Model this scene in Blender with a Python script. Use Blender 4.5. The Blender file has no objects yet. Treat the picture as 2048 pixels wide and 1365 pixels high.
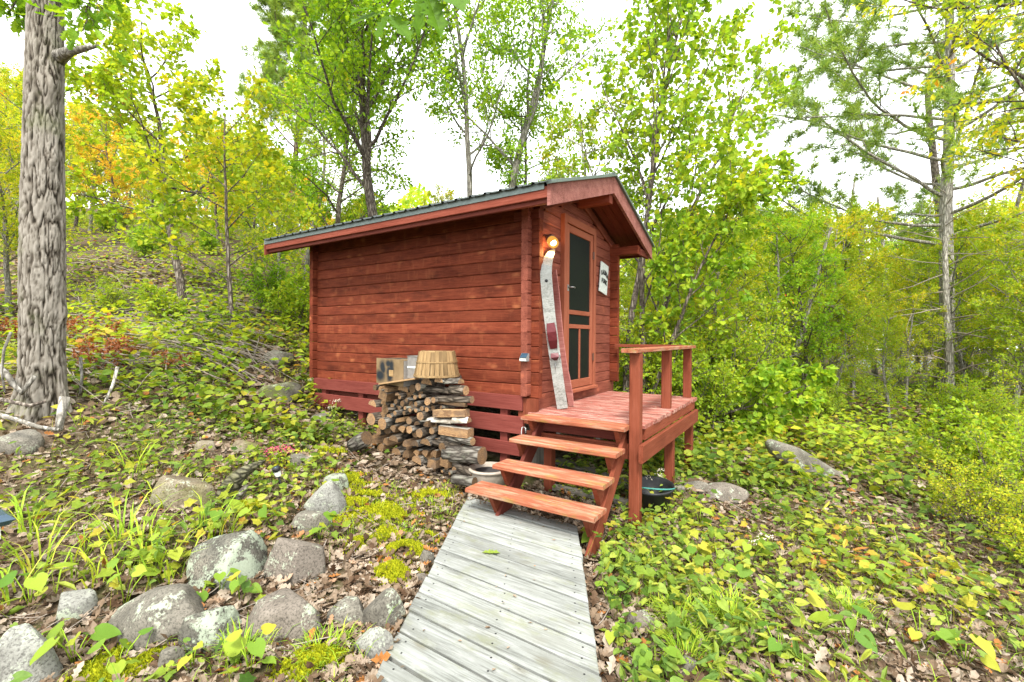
import bpy, math, random
import numpy as np
from mathutils import Matrix, Vector
random.seed(7); rng = np.random.default_rng(7)
S = bpy.context.scene
COL = S.collection
R_ = math.radians

# ------------------------------------------------------------------ camera
C = np.array([2.26087, -3.84849, 0.72683]); FPX = 900.055
_y, _p, _r = R_(32.86613), R_(-.40547), R_(.33194)
fw = np.array([-math.sin(_y)*math.cos(_p), math.cos(_y)*math.cos(_p), math.sin(_p)])
rt = np.array([math.cos(_y), math.sin(_y), 0.]); up = np.cross(rt, fw)
rt, up = rt*math.cos(_r)+up*math.sin(_r), up*math.cos(_r)-rt*math.sin(_r)
cd = bpy.data.cameras.new('camera'); cam = bpy.data.objects.new('camera', cd); COL.objects.link(cam)
cd.sensor_width = 36; cd.sensor_fit = 'HORIZONTAL'; cd.lens = 36*FPX/2048; cd.clip_start = .05; cd.clip_end = 600
cam.matrix_world = Matrix([[rt[0], up[0], -fw[0], C[0]], [rt[1], up[1], -fw[1], C[1]], [rt[2], up[2], -fw[2], C[2]], [0, 0, 0, 1]])
S.camera = cam
# ------------------------------------------------------------------ sky, sun, exposure
SUN_EL, SUN_AZ = R_(54), R_(152)
W = bpy.data.worlds.new('World'); S.world = W; W.use_nodes = True
wn = W.node_tree; wn.nodes.clear()
sky = wn.nodes.new('ShaderNodeTexSky'); sky.sky_type = 'NISHITA'; sky.sun_disc = False
sky.sun_elevation = SUN_EL; sky.sun_rotation = SUN_AZ; sky.dust_density = 4.0; sky.air_density = 1.0
mixw = wn.nodes.new('ShaderNodeMix'); mixw.data_type = 'RGBA'; mixw.inputs[0].default_value = .88
mixw.inputs[7].default_value = (9.6, 9.8, 10.0, 1)          # even white overcast
bg = wn.nodes.new('ShaderNodeBackground'); bg.inputs[1].default_value = .08
wo = wn.nodes.new('ShaderNodeOutputWorld')
wn.links.new(sky.outputs[0], mixw.inputs[6]); wn.links.new(mixw.outputs[2], bg.inputs[0]); wn.links.new(bg.outputs[0], wo.inputs[0])
sd = bpy.data.lights.new('sun', 'SUN'); sd.energy = 1.5; sd.angle = R_(12); sd.color = (1, .96, .9)
so = bpy.data.objects.new('sun', sd); COL.objects.link(so)
sdir = Vector((math.sin(SUN_AZ)*math.cos(SUN_EL), math.cos(SUN_AZ)*math.cos(SUN_EL), math.sin(SUN_EL)))
so.rotation_euler = sdir.to_track_quat('Z', 'Y').to_euler(); so.location = (0, -6, 14)
S.view_settings.view_transform = 'Standard'; S.view_settings.look = 'None'; S.view_settings.gamma = 1
S.view_settings.use_curve_mapping = False; S.view_settings.exposure = 2.12
S.render.engine = 'CYCLES'
cy = S.cycles; cy.max_bounces = 7; cy.diffuse_bounces = 4; cy.glossy_bounces = 2; cy.transmission_bounces = 5; cy.transparent_max_bounces = 6
cy.use_denoising = True; cy.caustics_reflective = False; cy.caustics_refractive = False

# ------------------------------------------------------------------ pixel helpers (photo pixels 2048x1365)
def ray(u, v): return fw+rt*(u-1024)/FPX+up*(682.5-v)/FPX
def at(u, v, d): return C+d*ray(u, v)
def pl(u, v, ax, val):
    q = ray(u, v); i = 'xyz'.index(ax); return C+q*(val-C[i])/q[i]

# ------------------------------------------------------------------ object helpers
WM = {}
def tag(o, label=None, cat=None, group=None, kind=None):
    if label: o['label'] = label
    if cat: o['category'] = cat
    if group: o['group'] = group
    if kind: o['kind'] = kind
    return o
def put(name, data, parent=None, M=None):
    o = bpy.data.objects.new(name, data); COL.objects.link(o)
    M = M or Matrix.Identity(4)
    if parent is not None:
        o.parent = parent; o.matrix_parent_inverse = WM[parent.name].inverted()
    o.matrix_basis = M; WM[o.name] = M.copy(); return o
def thing(name, loc, label, cat, group=None, rz=0):
    o = put(name, None, None, Matrix.Translation(Vector(loc)) @ Matrix.Rotation(rz, 4, 'Z'))
    o.empty_display_size = .1; return tag(o, label, cat, group)
def mesh(name, v, quads=None, tris=None, mats=(), mi=None, smooth=False):
    me = bpy.data.meshes.new(name); v = np.asarray(v, np.float32).reshape(-1, 3)
    q = np.asarray(quads if quads is not None else [], np.int32).reshape(-1, 4); t = np.asarray(tris if tris is not None else [], np.int32).reshape(-1, 3)
    me.vertices.add(len(v)); me.vertices.foreach_set('co', v.ravel())
    nl = q.size+t.size; me.loops.add(nl); me.loops.foreach_set('vertex_index', np.concatenate([q.ravel(), t.ravel()]))
    npol = len(q)+len(t); me.polygons.add(npol)
    st = np.concatenate([np.arange(len(q))*4, q.size+np.arange(len(t))*3]).astype(np.int32)
    me.polygons.foreach_set('loop_start', st)
    for m in (mats if isinstance(mats, (list, tuple)) else [mats]): me.materials.append(m)
    if mi is not None: me.polygons.foreach_set('material_index', np.asarray(mi, np.int32))
    me.polygons.foreach_set('use_smooth', np.full(npol, smooth, bool))
    me.update(calc_edges=True); return me
def pmesh(name, v, faces, mats, mi=None, smooth=False):
    me = bpy.data.meshes.new(name); me.from_pydata([tuple(map(float, a)) for a in v], [], faces)
    for m in (mats if isinstance(mats, (list, tuple)) else [mats]): me.materials.append(m)
    if mi is not None:
        for p, k in zip(me.polygons, mi): p.material_index = k
    if smooth:
        for p in me.polygons: p.use_smooth = True
    me.update(); return me
def frame(p0, p1, wdir):
    a = Vector(p0); b = Vector(p1); x = (b-a).normalized(); w = Vector(wdir); y = (w-x*w.dot(x)).normalized(); z = x.cross(y)
    c = (a+b)/2
    return Matrix(((x.x, y.x, z.x, c.x), (x.y, y.y, z.y, c.y), (x.z, y.z, z.z, c.z), (0, 0, 0, 1))), (b-a).length
_pc = {}
def plank(name, p0, p1, wdir, Wd, T, mat, parent, c=.004, bow=0.):
    """chamfered board from p0 to p1, Wd wide along wdir, T thick"""
    M, L = frame(p0, p1, wdir)
    key = (round(L, 4), Wd, T, c, mat.name, bow)
    if key not in _pc:
        w, t = Wd/2, T/2; e = min(c, w*.4, t*.4)
        prof = [(-w+e, -t), (w-e, -t), (w, -t+e), (w, t-e), (w-e, t), (-w+e, t), (-w, t-e), (-w, -t+e)]
        xs = [-L/2, L/2] if bow == 0 else [-L/2, -L/4, 0, L/4, L/2]
        v = []
        for x in xs:
            s = 1-(2*x/L)**2
            v += [(x, y, z+bow*s) for y, z in prof]
        f = []
        for k in range(len(xs)-1):
            f += [(k*8+i, k*8+(i+1) % 8, k*8+8+(i+1) % 8, k*8+8+i) for i in range(8)]
        f += [tuple(range(7, -1, -1)), tuple((len(xs)-1)*8+i for i in range(8))]
        _pc[key] = pmesh(name, v, f, mat)
    return put(name, _pc[key], parent, M)
def box(name, lo, hi, mat, parent, c=.004):
    lo = np.array(lo, float); hi = np.array(hi, float); s = hi-lo; m = (lo+hi)/2; a = int(np.argmax(s))
    d = np.zeros(3); d[a] = s[a]/2; o = [i for i in range(3) if i != a]; w = np.zeros(3); w[o[0]] = 1
    return plank(name, m-d, m+d, w, float(round(s[o[0]], 5)), float(round(s[o[1]], 5)), mat, parent, c)
def tubes(paths, sides=6):
    """paths: list of (pts, radii, sides) -> verts, quads"""
    V, Q, off = [], [], 0
    for pts, rad, k in paths:
        pts = np.asarray(pts, float); rad = np.asarray(rad, float); n = len(pts)
        t = np.gradient(pts, axis=0); t /= np.linalg.norm(t, axis=1)[:, None]+1e-9
        ref = np.array([0, 0, 1.]) if abs(t[0, 2]) < .8 else np.array([1., 0, 0])
        a = np.cross(t, ref); a /= np.linalg.norm(a, axis=1)[:, None]+1e-9; b = np.cross(t, a)
        th = np.arange(k)*2*math.pi/k
        ring = (np.cos(th)[None, :, None]*a[:, None, :]+np.sin(th)[None, :, None]*b[:, None, :])*rad[:, None, None]+pts[:, None, :]
        V.append(ring.reshape(-1, 3)); i = np.arange(n-1)[:, None]*k+off; j = np.arange(k)[None, :]; j2 = (j+1) % k
        Q.append(np.stack([i+j, i+j2, i+k+j2, i+k+j], -1).reshape(-1, 4)); off += n*k
    return np.concatenate(V), np.concatenate(Q)
def tube(name, pts, rad, mat, parent=None, k=8, smooth=True):
    pts = np.asarray(pts, float); rad = np.full(len(pts), rad) if np.isscalar(rad) else np.asarray(rad)
    e0 = pts[0]-(pts[1]-pts[0])*1e-3; e1 = pts[-1]+(pts[-1]-pts[-2])*1e-3
    pts = np.vstack([e0, pts, e1]); rad = np.concatenate([[1e-4], rad, [1e-4]])
    o = pts.mean(0); v, q = tubes([(pts-o, rad, k)])
    return put(name, mesh(name, v, q, mats=mat, smooth=smooth), parent, Matrix.Translation(Vector(o)))
def lathe(name, prof, mat, parent, M, k=24, smooth=True):
    v = []; f = []; n = len(prof)
    for r, z in prof:
        for j in range(k): a = 2*math.pi*j/k; v.append((r*math.cos(a), r*math.sin(a), z))
    for i in range(n-1):
        for j in range(k): f.append((i*k+j, i*k+(j+1) % k, (i+1)*k+(j+1) % k, (i+1)*k+j))
    return put(name, pmesh(name, v, f, mat, smooth=smooth), parent, M)
T3 = lambda p: Matrix.Translation(Vector([float(a) for a in p]))

# ------------------------------------------------------------------ materials
class G:
    def __init__(s, name):
        s.m = bpy.data.materials.new(name); s.m.use_nodes = True; s.t = s.m.node_tree; s.t.nodes.clear()
        s.out = s.t.nodes.new('ShaderNodeOutputMaterial')
    def n(s, typ, ins=None, **at_):
        nd = s.t.nodes.new('ShaderNode'+typ)
        for k, v in at_.items(): setattr(nd, k, v)
        for k, v in (ins or {}).items():
            if isinstance(v, bpy.types.NodeSocket): s.t.links.new(v, nd.inputs[k])
            else: nd.inputs[k].default_value = v
        return nd
    def ramp(s, fac, stops, interp='LINEAR'):
        nd = s.n('ValToRGB', {0: fac}); cr = nd.color_ramp; cr.interpolation = interp
        while len(cr.elements) < len(stops): cr.elements.new(.5)
        for e, (p, c) in zip(cr.elements, stops):
            e.position = p; c = (c, c, c) if np.isscalar(c) else c; e.color = (*c, 1)
        return nd.outputs[0]
    def mix(s, fac, a, b, mode='MIX'):
        nd = s.n('Mix', data_type='RGBA', blend_type=mode)
        for k, v in ((0, fac), (6, a), (7, b)):
            if isinstance(v, bpy.types.NodeSocket): s.t.links.new(v, nd.inputs[k])
            else: nd.inputs[k].default_value = (*v, 1) if k and len(v) == 3 else v
        return nd.outputs[2]
    def math(s, op, a, b=0.):
        return s.n('Math', {0: a, 1: b}, operation=op).outputs[0]
    def coords(s, scale=(1, 1, 1), jitter=True, kind='Object'):
        tc = s.n('TexCoord').outputs[kind]
        if jitter:
            oi = s.n('ObjectInfo').outputs['Random']
            sc = s.n('VectorMath', {0: (37., 91., 53.), 'Scale': oi}, operation='SCALE').outputs[0]
            tc = s.n('VectorMath', {0: tc, 1: sc}, operation='ADD').outputs[0]
        return s.n('Mapping', {'Vector': tc, 'Scale': scale}).outputs[0]
    def noise(s, vec, scale=5., detail=4., rough=.55, dist=0.):
        return s.n('TexNoise', {'Vector': vec, 'Scale': scale, 'Detail': detail, 'Roughness': rough, 'Distortion': dist}).outputs[0]
    def vor(s, vec, scale=5., feature='F1', out=0, rand=1.):
        return s.n('TexVoronoi', {'Vector': vec, 'Scale': scale, 'Randomness': rand}, feature=feature).outputs[out]
    def done(s, col, rough=.7, bump=None, bstr=.3, bdist=.01, spec=.3, **kw):
        b = s.n('BsdfPrincipled', {'Base Color': col if isinstance(col, bpy.types.NodeSocket) else (*col, 1), 'Roughness': rough, 'Specular IOR Level': spec, **kw})
        if bump is not None:
            bn = s.n('Bump', {'Height': bump, 'Strength': bstr, 'Distance': bdist}); s.t.links.new(bn.outputs[0], b.inputs['Normal'])
        s.t.links.new(b.outputs[0], s.out.inputs[0]); return s.m
def plain(name, col, rough=.6, spec=.3, **kw):
    g = G(name); nz = g.noise(g.coords((1, 1, 1)), 30., 3.)
    c = g.mix(1., col, g.ramp(nz, [(.3, .82), (.7, 1.12)]), 'MULTIPLY'); return g.done(c, rough, nz, .08, spec=spec, **kw)
def wood(name, dark, mid, light, knot=None, stain=None, wear=None, wearamt=.5, moss=None, rough=.72, tone=.22, nails=False, knotsel=.44, smear=False):
    g = G(name)
    vl = g.coords((1.3, 30, 30)); vm = g.coords((1.1, 5, 5)); vk = g.coords((4.2, 7.5, 7.5))
    gr = g.noise(vl, 3., 6., .65, .4); md = g.noise(vm, 2.2, 4., .6)
    col = g.ramp(g.math('ADD', g.math('MULTIPLY', gr, .6), g.math('MULTIPLY', md, .4)), [(.34, dark), (.5, mid), (.68, light)])
    if stain is not None:
        st = g.ramp(g.noise(g.coords((1.6, 4, 4)), 1.6, 5., .6), [(.52, 0.), (.68, 1.)]); col = g.mix(g.math('MULTIPLY', st, .7), col, stain)
    if knot is not None:
        kd = g.vor(vk, 1., 'F1'); wob = g.noise(vl, 6., 3.)
        kf = g.ramp(g.math('ADD', kd, g.math('MULTIPLY', g.math('SUBTRACT', wob, .5), .5)), [(.07, .9), (.27, 0.)])
        sel = g.ramp(g.noise(g.coords((.9, 2, 2)), 1.7, 2.), [(knotsel, 0.), (knotsel+.16, 1.)])
        col = g.mix(g.math('MULTIPLY', kf, sel), col, knot)
        if smear:
            sm = g.ramp(g.noise(g.coords((7, 2.5, 2.5)), 1.5, 4., .6), [(.55, 0.), (.75, 1.)]); col = g.mix(g.math('MULTIPLY', sm, .38), col, knot)
            sd2 = g.ramp(g.noise(g.coords((3.1, 9, 9)), 1.3, 5., .65), [(.5, 0.), (.72, 1.)]); col = g.mix(g.math('MULTIPLY', sd2, .5), col, dark)
        core = g.ramp(kd, [(.02, 1.), (.05, 0.)]); col = g.mix(g.math('MULTIPLY', core, .7), col, dark)
    if wear is not None:
        wf = g.ramp(g.noise(g.coords((1.4, 9, 9)), 2.4, 6., .7), [(.62-.2*wearamt, 0.), (.78-.2*wearamt, 1.)]); col = g.mix(g.math('MULTIPLY', wf, .75), col, wear)
    if moss is not None:
        mf = g.ramp(g.noise(g.coords((2, 4, 4)), 2., 5., .7), [(.53, 0.), (.68, 1.)]); col = g.mix(g.math('MULTIPLY', mf, .7), col, moss)
    if nails:
        nd = g.vor(g.coords((6, 14, 14)), 1., 'F1'); nf = g.ramp(nd, [(.05, 1.), (.085, 0.)]); col = g.mix(g.math('MULTIPLY', nf, .85), col, (.05, .045, .04))
    crack = g.ramp(g.noise(g.coords((.8, 60, 60)), 3., 4., .7), [(.3, 0.), (.36, 1.)])
    col = g.mix(g.math('SUBTRACT', 1., crack), col, tuple(.35*a for a in dark))
    tn = g.n('ObjectInfo').outputs['Random']
    col = g.mix(1., col, g.ramp(tn, [(0., 1-tone), (1., 1+tone)]), 'MULTIPLY')
    return g.done(col, rough, g.math('ADD', gr, g.math('MULTIPLY', crack, .6)), .35, .006, spec=.08)
def rings(name, light, dark):
    g = G(name); v = g.coords((0, 1, 1), jitter=False); r = g.n('VectorMath', {0: v}, operation='LENGTH').outputs['Value']
    nz = g.noise(g.coords((9, 30, 30)), 2., 4.); rr = g.math('ADD', g.math('MULTIPLY', r, 55.), g.math('MULTIPLY', nz, 2.6))
    w = g.math('SINE', g.math('MULTIPLY', rr, 6.28)); col = g.ramp(g.math('ADD', g.math('MULTIPLY', w, .18), nz), [(.25, dark), (.75, light)])
    gy = g.ramp(g.noise(g.coords(), 9., 3.), [(.4, 0.), (.75, 1.)]); col = g.mix(g.math('MULTIPLY', gy, .7), col, (.13, .1, .075))
    tn = g.n('ObjectInfo').outputs['Random']; col = g.mix(1., col, g.ramp(tn, [(0., .35), (1., 1.1)]), 'MULTIPLY')
    return g.done(col, .85, w, .15, .003)
def bark(name, dark, mid, light, sx=7., sy=24., lichen=None, vert=False):
    g = G(name); v = g.coords((sy, sy, sx) if vert else (sx, sy, sy)); e = g.vor(v, 1., 'DISTANCE_TO_EDGE'); nz = g.noise(g.coords((6, 20, 20)), 2., 5., .7)
    h = g.ramp(g.math('ADD', e, g.math('MULTIPLY', g.math('SUBTRACT', nz, .5), .3)), [(.02, 0.), (.3, 1.)])
    col = g.ramp(g.math('ADD', g.math('MULTIPLY', h, .6), g.math('MULTIPLY', nz, .5)), [(.2, dark), (.55, mid), (.9, light)])
    if lichen:
        lf = g.ramp(g.noise(g.coords(), 7., 5., .7), [(.55, 0.), (.68, 1.)]); col = g.mix(g.math('MULTIPLY', lf, .6), col, lichen)
    tn = g.n('ObjectInfo').outputs['Random']; col = g.mix(1., col, g.ramp(tn, [(0., .75), (1., 1.2)]), 'MULTIPLY')
    return g.done(col, .9, h, .8, .012, spec=.15)
def leafmat(name, stops, trans=.48, rough=.55, spec=.16, big=True, gain=1.3):
    g = G(name); ri = g.n('NewGeometry').outputs['Random Per Island']
    if big:
        nz = g.noise(g.n('TexCoord').outputs['Object'], .7, 2.)
        f = g.math('ADD', g.math('MULTIPLY', ri, .62), g.math('MULTIPLY', g.math('SUBTRACT', nz, .31), .95))
    else: f = ri
    c = g.ramp(f, [(p, tuple(min(.7, q*gain) for q in k)) for p, k in stops])
    fine = g.noise(g.n('TexCoord').outputs['Object'], 55., 3.); c = g.mix(1., c, g.ramp(fine, [(.3, .8), (.7, 1.15)]), 'MULTIPLY')
    p = g.n('BsdfPrincipled', {'Base Color': c, 'Roughness': rough, 'Specular IOR Level': spec})
    ct = g.mix(1., c, (1.35, 1.25, .55), 'MULTIPLY'); t = g.n('BsdfTranslucent', {'Color': ct})
    ms = g.n('MixShader', {0: trans, 1: p.outputs[0], 2: t.outputs[0]}); g.t.links.new(ms.outputs[0], g.out.inputs[0]); return g.m
def rockmat(name, base, dark, warm, lichen=(.36, .41, .3), lich=.5, moss=0.):
    g = G(name); v = g.coords()
    a = g.noise(v, 5., 6., .65); b = g.noise(v, 85., 4., .7); d = g.noise(v, 2.2, 3.)
    c = g.ramp(a, [(.3, dark), (.5, base), (.72, warm)]); c = g.mix(g.ramp(b, [(.36, .75), (.52, 0.)]), c, tuple(.45*x for x in dark)); c = g.mix(1., c, (.66, .66, .61), 'MULTIPLY')
    lf = g.ramp(g.math('ADD', g.noise(v, 6., 5., .75), g.math('MULTIPLY', b, .3)), [(.78-.18*lich, 0.), (.84-.18*lich, 1.)]); c = g.mix(g.math('MULTIPLY', lf, .85), c, lichen)
    if moss:
        mf = g.ramp(d, [(.5, 0.), (.62, 1.)]); c = g.mix(g.math('MULTIPLY', mf, moss), c, (.12, .14, .02))
    return g.done(c, .88, g.math('ADD', a, g.math('MULTIPLY', b, .5)), .6, .02, spec=.2)

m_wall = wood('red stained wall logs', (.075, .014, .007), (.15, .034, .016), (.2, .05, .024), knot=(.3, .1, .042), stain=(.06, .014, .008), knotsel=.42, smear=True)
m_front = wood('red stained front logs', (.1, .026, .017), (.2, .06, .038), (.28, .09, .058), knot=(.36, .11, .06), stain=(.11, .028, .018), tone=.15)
m_trim = wood('red painted trim', (.14, .033, .02), (.2, .052, .032), (.25, .075, .05), tone=.1)
m_skirt = wood('red painted skirt boards', (.12, .026, .02), (.17, .042, .032), (.21, .057, .045), tone=.1)
m_fascia = wood('faded red fascia', (.1, .035, .027), (.25, .1, .08), (.34, .165, .135), stain=(.16, .06, .05), tone=.12)
m_deck = wood('worn red deck boards', (.12, .035, .026), (.27, .088, .066), (.36, .15, .118), wear=(.46, .32, .255), wearamt=.7, tone=.15, nails=True)
m_tread = wood('worn red stair treads', (.15, .042, .022), (.3, .095, .05), (.37, .145, .085), wear=(.37, .26, .17), wearamt=.68, moss=(.2, .17, .035), tone=.1)
m_post = wood('red painted posts', (.12, .029, .014), (.18, .047, .024), (.22, .066, .038), stain=(.12, .033, .017), tone=.08)
m_door = wood('red door frame', (.22, .065, .035), (.28, .088, .048), (.31, .11, .062), tone=.06)
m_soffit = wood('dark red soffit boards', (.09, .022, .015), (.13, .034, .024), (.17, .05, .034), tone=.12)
m_walk = wood('weathered grey boardwalk planks', (.1, .103, .09), (.23, .24, .22), (.34, .35, .33), stain=(.19, .195, .17), wear=(.36, .365, .345), wearamt=.4, knot=(.16, .155, .12), knotsel=.5, moss=(.19, .2, .13), tone=.14)
m_grey = wood('old grey lumber', (.1, .09, .07), (.2, .18, .15), (.3, .28, .24))
m_tan = wood('tan split wood', (.22, .13, .06), (.38, .24, .12), (.5, .34, .19), tone=.2)
m_slat = wood('pale basket slats', (.1, .064, .028), (.23, .15, .07), (.34, .24, .12), stain=(.14, .09, .045), tone=.35)
m_rings = rings('log end grain', (.4, .24, .11), (.18, .095, .045))
m_bark = bark('firewood bark', (.03, .024, .018), (.09, .072, .053), (.17, .14, .11))
m_bark2 = bark('grey lichen bark', (.045, .038, .032), (.125, .11, .09), (.22, .205, .175), lichen=(.22, .23, .17))
m_birch = bark('birch bark', (.2, .17, .13), (.55, .5, .42), (.72, .68, .6), sx=3, sy=3)
m_oakbark = None
m_trunk = bark('tree bark', (.05, .04, .032), (.14, .115, .092), (.27, .235, .195), sx=5, sy=26, vert=True)
m_trunkl = bark('pale tree bark', (.13, .12, .1), (.28, .26, .22), (.42, .4, .35), sx=4, sy=20, vert=True)
m_twig = plain('dry twigs', (.26, .22, .18), .9)
m_roof = plain('dark green metal roofing', (.05, .062, .06), .42, .5, Metallic=.25)
m_drip = plain('green grey metal edge', (.12, .155, .14), .4, .5, Metallic=.2)
m_metal = plain('grey metal', (.35, .36, .36), .35, .5, Metallic=.8)
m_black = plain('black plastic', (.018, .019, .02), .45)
m_pot = plain('beige plastic', (.36, .31, .25), .6)
m_soil = plain('potting soil', (.045, .042, .04), .95)
m_screen = plain('dark insect screen', (.006, .0085, .008), .5, .12)
m_rope = plain('teal rope', (.05, .2, .17), .8)
m_sign = plain('whitewashed board', (.55, .59, .55), .8)
m_ink = plain('black lettering', (.012, .012, .012), .7)
m_brown = plain('brown lamp metal', (.1, .038, .025), .4, .5)
m_ski = wood('weathered ski', (.13, .135, .12), (.32, .33, .3), (.43, .44, .41), stain=(.17, .18, .16), tone=.05)
m_ski2 = wood('faded red ski', (.2, .06, .05), (.36, .14, .12), (.46, .24, .2))
m_boot = plain('burgundy rubber binding', (.1, .014, .018), .45)
m_glassy = plain('pale plastic lens', (.6, .62, .55), .25, .5)
m_blue = plain('blue black solar panel', (.03, .06, .09), .2, .6)
m_white = plain('white paint', (.75, .76, .76), .5)
m_lat = plain('grey lattice', (.32, .38, .4), .7)
m_rope2 = plain('white painted wire', (.6, .6, .58), .5)
def emis(name, col, st):
    g = G(name); e = g.n('Emission', {0: (*col, 1), 1: st}); g.t.links.new(e.outputs[0], g.out.inputs[0]); return g.m
m_bulb = emis('lit bulb', (1, .75, .36), 6.)
m_jar = emis('glowing amber glass', (1, .47, .08), .22)
def cardboard():
    g = G('spray painted cardboard'); v = g.coords((1, 1, 1), jitter=False)
    nz = g.noise(v, 6., 4.); c = g.ramp(nz, [(.3, (.15, .098, .045)), (.7, (.24, .165, .085))])
    f = None
    for (x, z, rx, rz) in ((-.15, .05, .05, .06), (-.13, .02, .04, .04), (-.02, .09, .05, .03), (.045, .075, .04, .045), (.05, .03, .035, .05), (.0, .0, .05, .05), (-.2, -.05, .08, .05), (.01, -.05, .05, .06)):
        d = g.n('VectorMath', {0: v, 1: (-x, -z, 0)}, operation='ADD').outputs[0]
        d = g.n('VectorMath', {0: d, 1: (1/rx, 1/rz, 0)}, operation='MULTIPLY').outputs[0]
        l = g.n('VectorMath', {0: d}, operation='LENGTH').outputs['Value']; l = g.math('ADD', l, g.math('MULTIPLY', nz, .4))
        f = l if f is None else g.math('MINIMUM', f, l)
    c = g.mix(g.ramp(g.math('MULTIPLY', f, .5), [(.45, 1.), (1., 0.)]), c, (.012, .016, .02))
    return g.done(c, .9, nz, .1)
m_card = cardboard(); m_cardg = plain('grey weathered cardboard', (.2, .185, .165), .9)
def groundmat():
    g = G('forest floor'); v = g.coords((1, 1, 1), jitter=False)
    a = g.noise(v, 1.2, 6., .7); b = g.noise(v, 18., 5., .75); k = g.vor(g.n('Mapping', {'Vector': v, 'Scale': (1, 1, 1)}).outputs[0], 26., 'F1', 1)
    c = g.ramp(b, [(.3, (.03, .021, .013)), (.5, (.095, .066, .043)), (.7, (.2, .15, .105))])
    c = g.mix(g.ramp(a, [(.48, 0.), (.62, .55)]), c, (.07, .085, .018))
    return g.done(c, .95, g.math('ADD', b, g.math('MULTIPLY', k, .4)), .7, .03, spec=.1)
m_ground = groundmat()
Gm, Yg, Yl, Og, Rd = (.14, .27, .02), (.3, .42, .024), (.58, .46, .03), (.58, .22, .035), (.45, .035, .02)
l_oak = leafmat('oak foliage', [(.05, (.09, .19, .016)), (.35, Gm), (.62, (.22, .34, .022)), (.9, Yg), (.975, Yl), (.985, Rd)])
l_bass = leafmat('basswood foliage', [(.1, (.11, .22, .02)), (.4, (.19, .31, .024)), (.7, (.29, .38, .027)), (.86, (.34, .37, .028)), (.97, Yl)])
l_yel = leafmat('yellow green foliage', [(.05, (.13, .22, .018)), (.35, (.24, .33, .024)), (.65, (.4, .41, .03)), (.85, Yl), (.96, Og)])
l_org = leafmat('orange foliage', [(.05, (.28, .34, .03)), (.35, (.48, .42, .035)), (.65, (.55, .36, .05)), (.88, (.55, .26, .06)), (.97, (.5, .15, .07))])
l_bg = leafmat('forest foliage', [(.05, (.13, .23, .02)), (.35, (.22, .32, .024)), (.65, (.27, .35, .026)), (.85, (.42, .4, .03)), (.96, Og)])
l_shrub = leafmat('shrub foliage', [(.04, (.1, .2, .016)), (.3, (.2, .31, .022)), (.6, (.27, .36, .025)), (.83, (.42, .41, .03)), (.97, Og)])
l_pine = leafmat('pine needles', [(.1, (.1, .18, .055)), (.5, (.18, .27, .065)), (.9, (.32, .4, .08))], trans=.5, spec=.1)
l_grn = leafmat('broad ground leaves', [(.03, (.06, .13, .025)), (.3, (.13, .21, .034)), (.55, (.22, .29, .042)), (.8, (.36, .37, .05)), (.93, (.46, .36, .05)), (.98, (.4, .15, .04))], trans=.25, gain=1.)
l_lit = leafmat('leaf litter', gain=.78, stops=[(.05, (.1, .058, .032)), (.35, (.22, .155, .1)), (.7, (.35, .27, .195)), (.93, (.48, .4, .31)), (.97, (.4, .17, .05))], trans=.1, rough=.8, spec=.1, big=False)
l_dead = leafmat('dead orange brown leaves', gain=1., stops=[(.1, (.13, .04, .015)), (.5, (.28, .085, .028)), (.9, (.38, .17, .06))], trans=.25)
l_grass = leafmat('grass blades', [(.05, (.1, .2, .015)), (.5, (.22, .34, .025)), (.85, (.4, .42, .04)), (.97, (.5, .42, .14))], trans=.3)
l_moss = leafmat('moss', [(.05, (.13, .16, .008)), (.5, (.28, .3, .012)), (.95, (.45, .42, .02))], trans=.2, rough=.9, spec=.05)
l_low = leafmat('mixed low foliage', [(.04, (.05, .11, .018)), (.25, (.11, .19, .024)), (.48, (.2, .29, .03)), (.7, (.33, .37, .038)), (.86, (.45, .38, .045)), (.93, (.46, .2, .05)), (.98, (.36, .05, .04))], gain=1.)
l_pink = plain('pink flower heads', (.45, .05, .13), .7)
l_wht = plain('pale flower heads', (.6, .55, .42), .8)
r_lich = rockmat('lichen covered stone', (.2, .19, .165), (.08, .075, .065), (.32, .28, .24), (.3, .345, .255), .9)
r_grey = rockmat('grey granite', (.25, .23, .2), (.12, .11, .095), (.38, .34, .3), lich=.3)
r_pink = rockmat('pinkish granite', (.24, .205, .18), (.12, .105, .09), (.34, .295, .26), lich=.3)
r_tan = rockmat('tan stone', (.3, .25, .18), (.14, .105, .065), (.46, .42, .35), lich=.15, moss=.4)
r_dark = rockmat('dark mossy stone', (.13, .12, .1), (.05, .045, .038), (.24, .22, .19), lich=.35, moss=.6)
r_pale = rockmat('pale stone', (.36, .36, .34), (.2, .19, .18), (.48, .47, .45), lich=.5)

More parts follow.
